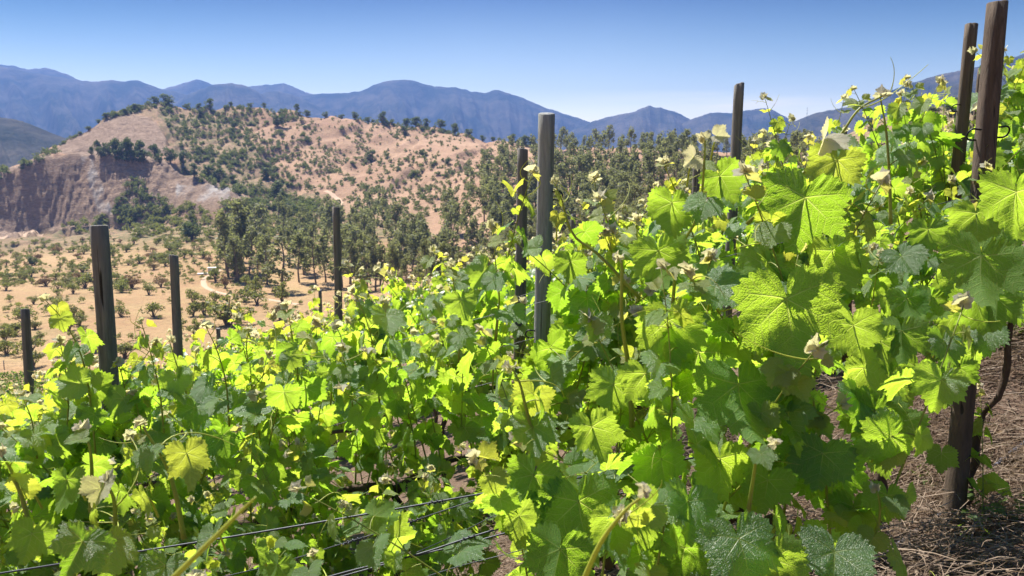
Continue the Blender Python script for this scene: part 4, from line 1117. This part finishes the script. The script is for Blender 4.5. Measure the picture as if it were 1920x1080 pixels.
b.leaf(1110, 800, 1.5, 130, 160, -1, 35, -5, tpl=2, var=.85)
b.leaf(1000, 740, 1.54, 95, 195, -1, 0, -20, .35, 4, .9)
b.leaf(1000, 890, 1.45, 130, 200, -1, 10, -5, tpl=6, var=.4)
b.leaf(975, 950, 1.42, 130, 190, -1, -20, 5, tpl=0, var=.3)
b.leaf(1050, 1030, 1.3, 170, 190, -1, 15, 5, tpl=7, var=.15)
b.leaf(1150, 970, 1.3, 120, 170, -1, -12, -6, tpl=3, var=.95)
b.leaf(1115, 600, 1.7, 85, 200, 1, 10, 40, tpl=8, var=.3)
b.leaf(1070, 490, 1.74, 75, 185, -1, 10, -10, tpl=2, var=.4)
b.leaf(1046, 405, 1.74, 38, 195, -1, 10, -10, .6, 1, .9)
b.done()
b = Bunch(V_left)
b.leaf(350, 850, 1.25, 115, 165, -1, 10, -14, .40, 0, .9)
b.leaf(155, 1015, 1.05, 130, 215, 1, 15, 56, tpl=2, var=.1)
b.leaf(265, 930, 1.2, 80, 150, -1, 40, -12, .25, 3, .9)
b.leaf(190, 915, 1.2, 70, 190, 1, 5, 30, .9, 1, .5)
b.leaf(125, 900, 1.3, 95, 180, -1, 15, -5, tpl=6, var=.5)
b.leaf(400, 1000, 1.3, 100, 150, 1, -20, 55, tpl=5, var=.1)
b.leaf(480, 1030, 1.35, 85, 160, -1, 50, 0, tpl=7, var=.5)
b.leaf(60, 1000, 1.25, 110, 190, -1, 0, 5, tpl=8, var=.6)
b.leaf(310, 1060, 1.2, 100, 200, 1, 10, 50, tpl=4, var=.1)
b.leaf(40, 915, 1.3, 70, 40, -1, 20, -10, .5, 3, .9)
b.leaf(520, 1060, 1.4, 80, 190, -1, 10, 5, tpl=1, var=.4)
b.done()
# tall tips of the second row, standing against the valley
def by_label(s): return [o for o in bpy.data.objects if o.get('label', '').startswith(s)][0]
tall = by_label('tall vine with a pale tip'); thick = by_label('thick vine just uphill'); low_ = by_label('low hanging vine'); hid = by_label('vine hiding the foot')
for k_, (e_, pts_, s_) in enumerate(((tall, [(180, 860), (168, 740), (150, 660), (118, 600), (84, 562)], .085), (tall, [(120, 860), (128, 760), (122, 690), (112, 640)], .09), (tall, [(235, 860), (240, 780), (232, 720), (222, 680)], .09), (tall, [(70, 860), (60, 790), (40, 740)], .09),
        (thick, [(310, 840), (300, 740), (282, 660), (264, 602)], .085), (thick, [(360, 840), (350, 740), (330, 680), (318, 640)], .09), (thick, [(430, 800), (424, 720), (408, 660), (386, 612)], .085), (thick, [(270, 860), (262, 790), (252, 740)], .09), (thick, [(480, 800), (470, 710), (462, 650), (468, 618)], .08),
        (low_, [(560, 760), (556, 680), (546, 620), (538, 572)], .085), (low_, [(712, 760), (704, 680), (690, 610), (664, 545)], .095), (low_, [(620, 760), (625, 690), (640, 640), (630, 612)], .09), (hid, [(930, 640), (936, 560), (930, 500), (925, 450)], .085), (hid, [(860, 680), (862, 590), (850, 530), (846, 500)], .085))):
    hero_shoot(e_, [(x_, y_, 3.1 + .05 * (k_ % 3)) for x_, y_ in pts_], 5100 + k_, s_, .05, .0042, .06, .5)
# large leaves of the vine at the hooked post
hv_e = [o for o in bpy.data.objects if o.get('label', '').startswith('vine with a slim dark trunk')][0]
b = Bunch(hv_e)
b.leaf(1840, 480, 1.95, 190, 190, -1, 10, 8, tpl=0, var=.4)
b.leaf(1905, 360, 1.95, 160, 185, -1, -10, -8, tpl=2, var=.7)
b.leaf(1830, 400, 2.05, 110, 175, -1, 25, -10, tpl=3, var=.8)
b.leaf(1830, 560, 2.1, 120, 170, -1, -15, 5, tpl=5, var=.5)
b.leaf(1770, 640, 2.2, 90, 185, 1, 10, 46, tpl=6, var=.15)
b.leaf(1800, 690, 2.3, 90, 180, -1, 10, 0, tpl=7, var=.3)
b.leaf(1870, 560, 2.1, 110, 185, -1, 20, 8, tpl=4, var=.2)
b.leaf(1765, 850, 2.6, 70, 178, -1, 50, 4, tpl=8, var=.2)
for i_, (x_, y_, w_) in enumerate(((1700, 560, 95), (1745, 560, 90), (1790, 590, 95), (1850, 620, 85), (1720, 690, 90), (1690, 720, 80), (1755, 715, 85), (1900, 480, 110), (1880, 430, 100), (1905, 560, 95), (1830, 660, 80), (1690, 480, 90), (1740, 430, 85), (1790, 520, 90))):
    b.leaf(x_, y_, 2.45, w_, 178 + 22 * math.sin(i_ * 2.1), 1 if i_ % 4 == 3 else -1, 26 * math.sin(i_ * 1.7), (45 if i_ % 4 == 3 else 12 * math.cos(i_ * 2.3)), tpl=i_, var=(i_ * .37) % 1)
b.done()

# ------------------------------------------------------------------ posts
def make_post(name, label, x, y, wpx, h=None, lean=.025, hooks=(), seed=0, foot=None, mat=None):
    Y = .075 * F / wpx; top = at(x, y, Y)
    if foot is not None:
        fx_, fy_ = foot; bot = None
        for d in np.linspace(Y * .7, Y * 1.3, 400):
            p = at(fx_, fy_, d)
            if p[2] <= float(zg(p[0], p[1])): bot = p; break
    else:
        g = float(zg(top[0], top[1])); hh = top[2] - g; bot = np.array([top[0] - lean * hh, Y, g])
    e = tag(empty('wooden_post', tuple(bot)), label, 'post')
    rng = np.random.default_rng(seed); ax = top - bot; H = np.linalg.norm(ax)
    m = MB(); n = 24; sides = 22; zs = np.linspace(-.25 / H, 1, n); r0 = .0375
    P = bot * 0 + ax[None, :] * zs[:, None]; ang = np.arange(sides) * 2 * math.pi / sides
    rr = r0 * (1.07 - .10 * zs[:, None]) * (1 + .10 * (vnoise(np.cos(ang)[None, :] * 2 + seed, zs[:, None] * 5 + np.sin(ang)[None, :] * 2, seed) - .5))
    ca = rng.uniform(3.6, 5.6) + .25 * np.sin(zs * 5 + seed)                       # a drying crack runs down one side
    dd = np.abs((ang[None, :] - ca[:, None] + math.pi) % (2 * math.pi) - math.pi)
    rr = rr - .010 * (dd < .15) * np.clip((zs[:, None] - .1) * 4, 0, 1)
    V = P[:, None, :] + rr[..., None] * np.stack([np.cos(ang), np.sin(ang), 0 * ang], -1)[None]
    tilt = rng.normal(size=2) * .12; V[-1, :, 2] += V[-1, :, 0] * 0 + (rr[-1] * np.cos(ang)) * tilt[0] + (rr[-1] * np.sin(ang)) * tilt[1]
    ring2 = ax + (V[-1] - ax) * .86 + [0, 0, .004]
    V = np.concatenate([V.reshape(-1, 3), ring2, [ax + [0, 0, .005]]])
    i2 = np.arange(n)[:, None] * sides; j = np.arange(sides)[None, :]; k = (j + 1) % sides
    q = np.stack([i2 + j, i2 + k, i2 + sides + k, i2 + sides + j], -1).reshape(-1, 4)
    jj = np.arange(sides); tri = np.stack([n * sides + jj, n * sides + (jj + 1) % sides, np.full(sides, (n + 1) * sides)], -1)
    m.add(V, [q, tri]); m.build('shaft', mat or M_wood, e)
    for f_, sg in hooks:
        c = ax * f_; mm = MB(); p = [c + [sg * .030, 0, 0]]
        for a in np.linspace(-.5 * math.pi, .62 * math.pi, 12): p.append(c + [sg * (.058 + .020 * math.cos(a)), -.012 - .012 * math.sin(a), .020 + .020 * math.sin(a)])
        p.append(p[-1] + np.array([-sg * .018, 0, -.002])); mm.tube(smooth_path(p, 26), .0035, 6); mm.build('hook', M_hook, e)
    return e
make_post('wooden_post', 'tall dark post with an iron wire hook on each side, standing in dry straw', 1870, 5, 36, hooks=((.745, -1), (.75, 1), (.28, -1)), seed=1, foot=(1785, 1010), mat=M_wood_dark)
make_post('wooden_post', 'slimmer dark post just behind the hooked post', 1822, 46, 22, lean=.03, hooks=((.72, -1),), seed=2, mat=M_wood_dark)
make_post('wooden_post', 'short dark post peeping between the two posts at the sky corner', 1840, 130, 12, lean=.03, seed=3, mat=M_wood_dark)
make_post('wooden_post', 'broad split grey post with a pale sunlit edge in the middle of the vines', 1025, 214, 30.5, lean=.015, hooks=((.82, 1), (.52, -1)), seed=4, mat=M_wood_pale)
make_post('wooden_post', 'darker post standing close beside the broad split grey post', 980, 280, 21, lean=.015, seed=5)
make_post('wooden_post', 'tall lone post with a bent top against the blue mountains', 1386, 159, 19, lean=.02, seed=6)
make_post('wooden_post', 'thick cracked post with a dark knot in front of the valley floor', 186, 424, 33, lean=-.004, seed=7)
make_post('wooden_post', 'thin post behind the yellow tip, uphill of the thick cracked post', 326, 479, 17, lean=.01, seed=8)
make_post('wooden_post', 'slim grey stake post near the young vine plot', 47, 580, 16, lean=.02, seed=9)
make_post('wooden_post', 'dark slender post in front of the eucalyptus grove', 630, 389, 14, lean=.002, seed=10)
make_post('wooden_post', 'tiny post just downhill of the dark slender post', 600, 544, 6.5, lean=0, seed=11)
make_post('wooden_post', 'tiny post half hidden uphill of the dark slender post', 649, 580, 7.5, lean=0, seed=12)
make_post('wooden_post', 'pale far post at the edge of the wood above the vine tops', 821, 471, 9, lean=0, seed=13)
make_post('wooden_post', 'short post behind the tall leafy tip in front of the wood', 1307, 300, 14, lean=.01, seed=14)
make_post('wooden_post', 'small far post by the yellow leaf near the broad split post', 1075, 402, 10, lean=.01, seed=15)
make_post('wooden_post', 'small dark far post between the wood and the vine tops', 1129, 402, 8, lean=.01, seed=16)
make_post('wooden_post', 'thin far post under the dark brushy hillside', 1585, 234, 9, lean=.02, seed=17)
make_post('wooden_post', 'stub of a far post near the broad thorn shrub', 409, 616, 8, lean=0, seed=18)
make_post('wooden_post', 'stub of a post just uphill of the thick cracked post', 228, 683, 9, lean=0, seed=19)
make_post('wooden_post', 'stub of a far post low beside the wood foot', 796, 526, 9, lean=0, seed=20)

# ------------------------------------------------------------------ wires and hoses
def wire(name, label, cat, pts, r, mat, ties=0, tail=True, n=40):
    P = smooth_path([at(*p) for p in pts], n); c = P[0].copy(); e = tag(empty(name, tuple(c)), label, cat)
    m = MB(); m.tube(P - c, r, 8); m.build('strand', mat, e)
    rng = np.random.default_rng(len(label))
    for k in range(ties):
        i = int(n * rng.uniform(.15, .95)); d = unit(P[min(i + 1, n - 1)] - P[i - 1]); u = unit(np.cross(d, UPC)); w = np.cross(d, u)
        q = [P[i] - c + d * .003 * (s - 5) + (u * math.cos(s * 1.6) + w * math.sin(s * 1.6)) * (r + .0022) for s in range(12)]
        q = [q[0] + u * .012] + q + [q[-1] + w * .014]
        mm = MB(); mm.tube(q, .0015, 5); mm.build('tie', M_wire, e)
    return e
wire('trellis_wire', 'top trellis wire rising bare between the front vines', 'wire', [(-120, 1094, 1.62), (14, 1073, 1.64), (172, 1048, 1.66), (468, 1001, 1.70), (711, 960, 1.73), (926, 922, 1.76), (1180, 880, 1.8), (1400, 840, 1.85)], .0023, M_wire, 1)
wire('trellis_wire', 'thin knotted wire just under the top trellis wire', 'wire', [(250, 1120, 1.80), (500, 1062, 1.80), (640, 1020, 1.80), (725, 994, 1.80), (922, 928, 1.79), (1200, 850, 1.8)], .0014, M_wire, 5)
wire('trellis_wire', 'doubled lower wire with twisted ties, upper strand', 'wire', [(480, 1122, 1.66), (644, 1074, 1.68), (781, 1040, 1.70), (880, 1008, 1.72), (971, 981, 1.73), (1200, 915, 1.78)], .0023, M_wire, 4)
wire('trellis_wire', 'doubled lower wire with twisted ties, under strand', 'wire', [(480, 1126, 1.67), (644, 1080, 1.69), (781, 1042, 1.72), (880, 1018, 1.73), (985, 990, 1.74), (1200, 940, 1.78)], .0020, M_wire, 3)
wire('trellis_wire', 'slack thin wire crossing behind the doubled lower wire', 'wire', [(781, 1036, 1.9), (850, 1005, 2.0), (940, 960, 2.1), (1050, 905, 2.2)], .0012, M_wire, 0)
wire('trellis_wire', 'lowest pair wire near the ground under the front vines', 'wire', [(760, 1095, 2.0), (850, 1065, 2.0), (945, 1040, 2.0), (1100, 1000, 2.05)], .0013, M_wire, 0)
wire('irrigation_hose', 'dark drip hose hung along the second row behind the wires', 'hose', [(500, 1110, 3.2), (700, 1040, 3.25), (843, 978, 3.3), (912, 951, 3.3), (1050, 905, 3.3), (1250, 850, 3.3)], .007, M_hose, 0)
def on_ground(x, y, lift):
    a, b_ = ray(x, y); d = np.linspace(1.5, 8, 1300); k = np.nonzero(zg(a * d, d) >= b_ * d)[0]
    d0 = d[k[0]] if len(k) else 4.0
    return (x, y, d0 - lift)
wire('irrigation_hose', 'grey irrigation hose lying over straw past the hooked post', 'hose', [on_ground(x, y, .03) for x, y in ((1540, 1150), (1610, 1078), (1700, 1010), (1763, 966), (1830, 905), (1880, 862), (1960, 800))], .0095, M_hose, 0, n=60)
for row, Y0 in enumerate((3.45, 5.1)):
    for q, hgt in enumerate((1.0, 1.3)):
        pts = [np.array([X, Y0 - (.2 * max(0, X) if row == 0 else 0), float(zplane(X, Y0)) + hgt]) for X in np.linspace(-1.4 * Y0 / 1.6, 1.5 * Y0 / 1.6, 9)]
        c = pts[0]; e = tag(empty('trellis_wire', tuple(c)), '%s wire strung through the vines of the %s row' % (('lower', 'upper')[q], ('second', 'third')[row]), 'wire')
        m = MB(); m.tube(smooth_path([p - c for p in pts], 30), .0014, 5); m.build('strand', M_wire, e)

# ------------------------------------------------------------------ dry straw, prunings and weeds on the soil
def straw(n, xr, yr, seed, thick=1.0, keep=None):
    rng = np.random.default_rng(seed); m = MB()
    X = rng.uniform(*xr, n); Y = rng.uniform(*yr, n)
    cl_ = vnoise(X * 2.2, Y * 2.2, 51); ok = rng.random(n) < np.clip(cl_ * 1.7 - .15, .08, 1)
    X, Y = X[ok], Y[ok]; n = len(X); Z = zg(X, Y)
    az = rng.random(n) * 6.28; L = rng.uniform(.05, .26, n); lift = np.abs(rng.normal(size=n)) * .045 * thick + .004; w = rng.uniform(.0010, .0030, n)
    bow = rng.normal(size=n) * .3; rise = np.clip(rng.normal(size=n) * .22 + .12, -.05, .8)
    d = np.stack([np.cos(az), np.sin(az), 0 * az], 1); s = np.stack([-np.sin(az), np.cos(az), 0 * az], 1)
    rows = []
    for t in (0, .33, .66, 1.0):
        c = np.stack([X, Y, Z + lift], 1) + d * (L * t)[:, None] + s * (bow * L * t * t)[:, None]
        c[:, 2] += L * rise * (t - .55 * t * t) + .28 * d[:, 0] * L * t - .11 * d[:, 1] * L * t
        ww = (w * (1 - .7 * t))[:, None]
        tilt = np.stack([s[:, 0], s[:, 1], rng.normal(size=n) * .6], 1)
        rows += [c - tilt * ww, c + tilt * ww]
    V = np.stack(rows, 1).reshape(-1, 3); b0 = np.arange(n)[:, None] * 8
    Fq = np.concatenate([b0 + np.array([[2 * k, 2 * k + 1, 2 * k + 3, 2 * k + 2]]) for k in range(3)])
    m.add(V, Fq, None, np.repeat(rng.random(n) ** 1.6, 8)); return m
m = straw(80000, (.7, 5.2), (2.0, 6.2), 8, 1.9)
m2 = straw(9000, (-.6, .9), (1.6, 4.6), 9, .7)
m.v += m2.v; m.uv += m2.uv; m.at += m2.at; m.f += [f_ + m.n for f_ in m2.f]; m.n += m2.n
tag(m.build('dry_grass', M_straw, None, False), kind='stuff')
rng = np.random.default_rng(66); m = MB()
for i in range(150):
    x = rng.uniform(.6, 4.2); y = rng.uniform(2.0, 5.2); L = rng.uniform(.12, .5); az = rng.random() * 6.28; z = float(zg(x, y)) + rng.uniform(.01, .07)
    P = [np.array([x, y, z])]; d = np.array([math.cos(az), math.sin(az), 0])
    for j in range(6):
        d = unit(d + rng.normal(size=3) * .16); q = P[-1] + d * L / 6; q[2] = max(q[2], float(zg(q[0], q[1])) + .008); P.append(q)
    m.tube(P, np.linspace(.0042, .0016, 7) * rng.uniform(.6, 1.3), 5)
tag(m.build('vine_prunings', M_bark, None), kind='stuff')

rng = np.random.default_rng(77); m = MB()
for i in range(900):
    x = rng.uniform(-.6, 4.4); y = rng.uniform(1.7, 5.6); r_ = .006 + .028 * rng.random() ** 3
    th_ = np.arange(7) * 2 * math.pi / 7; rows_ = []
    for zz, rr_ in ((-.5, .7), (.05, 1.0), (.55, .72), (.8, .25)):
        rows_.append(np.stack([np.cos(th_) * rr_ * rng.uniform(.75, 1.2, 7), np.sin(th_) * rr_ * rng.uniform(.75, 1.2, 7), np.full(7, zz) * rng.uniform(.8, 1.1, 7)], 1))
    V_ = np.concatenate(rows_ + [np.array([[0, 0, .85]])]) * r_ * np.array([1.2, 1, .75]) + [x, y, float(zg(x, y))]
    i2 = np.arange(3)[:, None] * 7; j_ = np.arange(7)[None, :]; k_ = (j_ + 1) % 7
    m.add(V_, [np.stack([i2 + j_, i2 + k_, i2 + 7 + k_, i2 + 7 + j_], -1).reshape(-1, 4), np.stack([21 + np.arange(7), 21 + (np.arange(7) + 1) % 7, np.full(7, 28)], -1)])
tag(m.build('gravel', M_clod, None, False), kind='stuff')

def weed(label, x, y, size, n, seed, group=None):
    rng = np.random.default_rng(seed); X_, Y_, Z_ = at(*on_ground(x, y, 0)); e = tag(empty('weed', (X_, Y_, float(zg(X_, Y_)))), label, 'weed', group)
    st, lf = MB(), MB()
    for i in range(n):
        az = rng.random() * 6.28; rr = size * rng.uniform(.2, 1); tip = np.array([rr * math.cos(az), rr * math.sin(az), size * rng.uniform(.25, .9)])
        st.tube(smooth_path([(0, 0, -.01), tip * [.4, .4, .7], tip], 5), .0012, 4, False, 0, .3)
        for k in range(3):
            c = tip * (1 - .22 * k); put_leaf(lf, TPL[0][int(rng.integers(9))], c, np.array([math.cos(az), math.sin(az), rng.uniform(-.3, .5)]), np.array([rng.normal() * .4, rng.normal() * .4, 1]), size * rng.uniform(.12, .24), rng.random(), 0, .75)
    st.build('stem', M_stem, e); lf.build('foliage', M_weed, e)
weed('broad leaved green weed in the straw at the corner', 1885, 985, .16, 9, 1)
weed('small bright weed at the foot of the slim dark trunk', 1745, 912, .09, 8, 2)
weed('sprawling green weed on the bank behind the crooked trunk', 1890, 640, .28, 22, 3)
weed('green weed on the bare soil under the drip hose', 905, 985, .20, 20, 4)
weed('little weed in the dark soil below the lowest wire', 890, 1035, .16, 16, 5)
weed('leafy weed at the dim foot of the bank near the hose', 1830, 1030, .08, 6, 6)
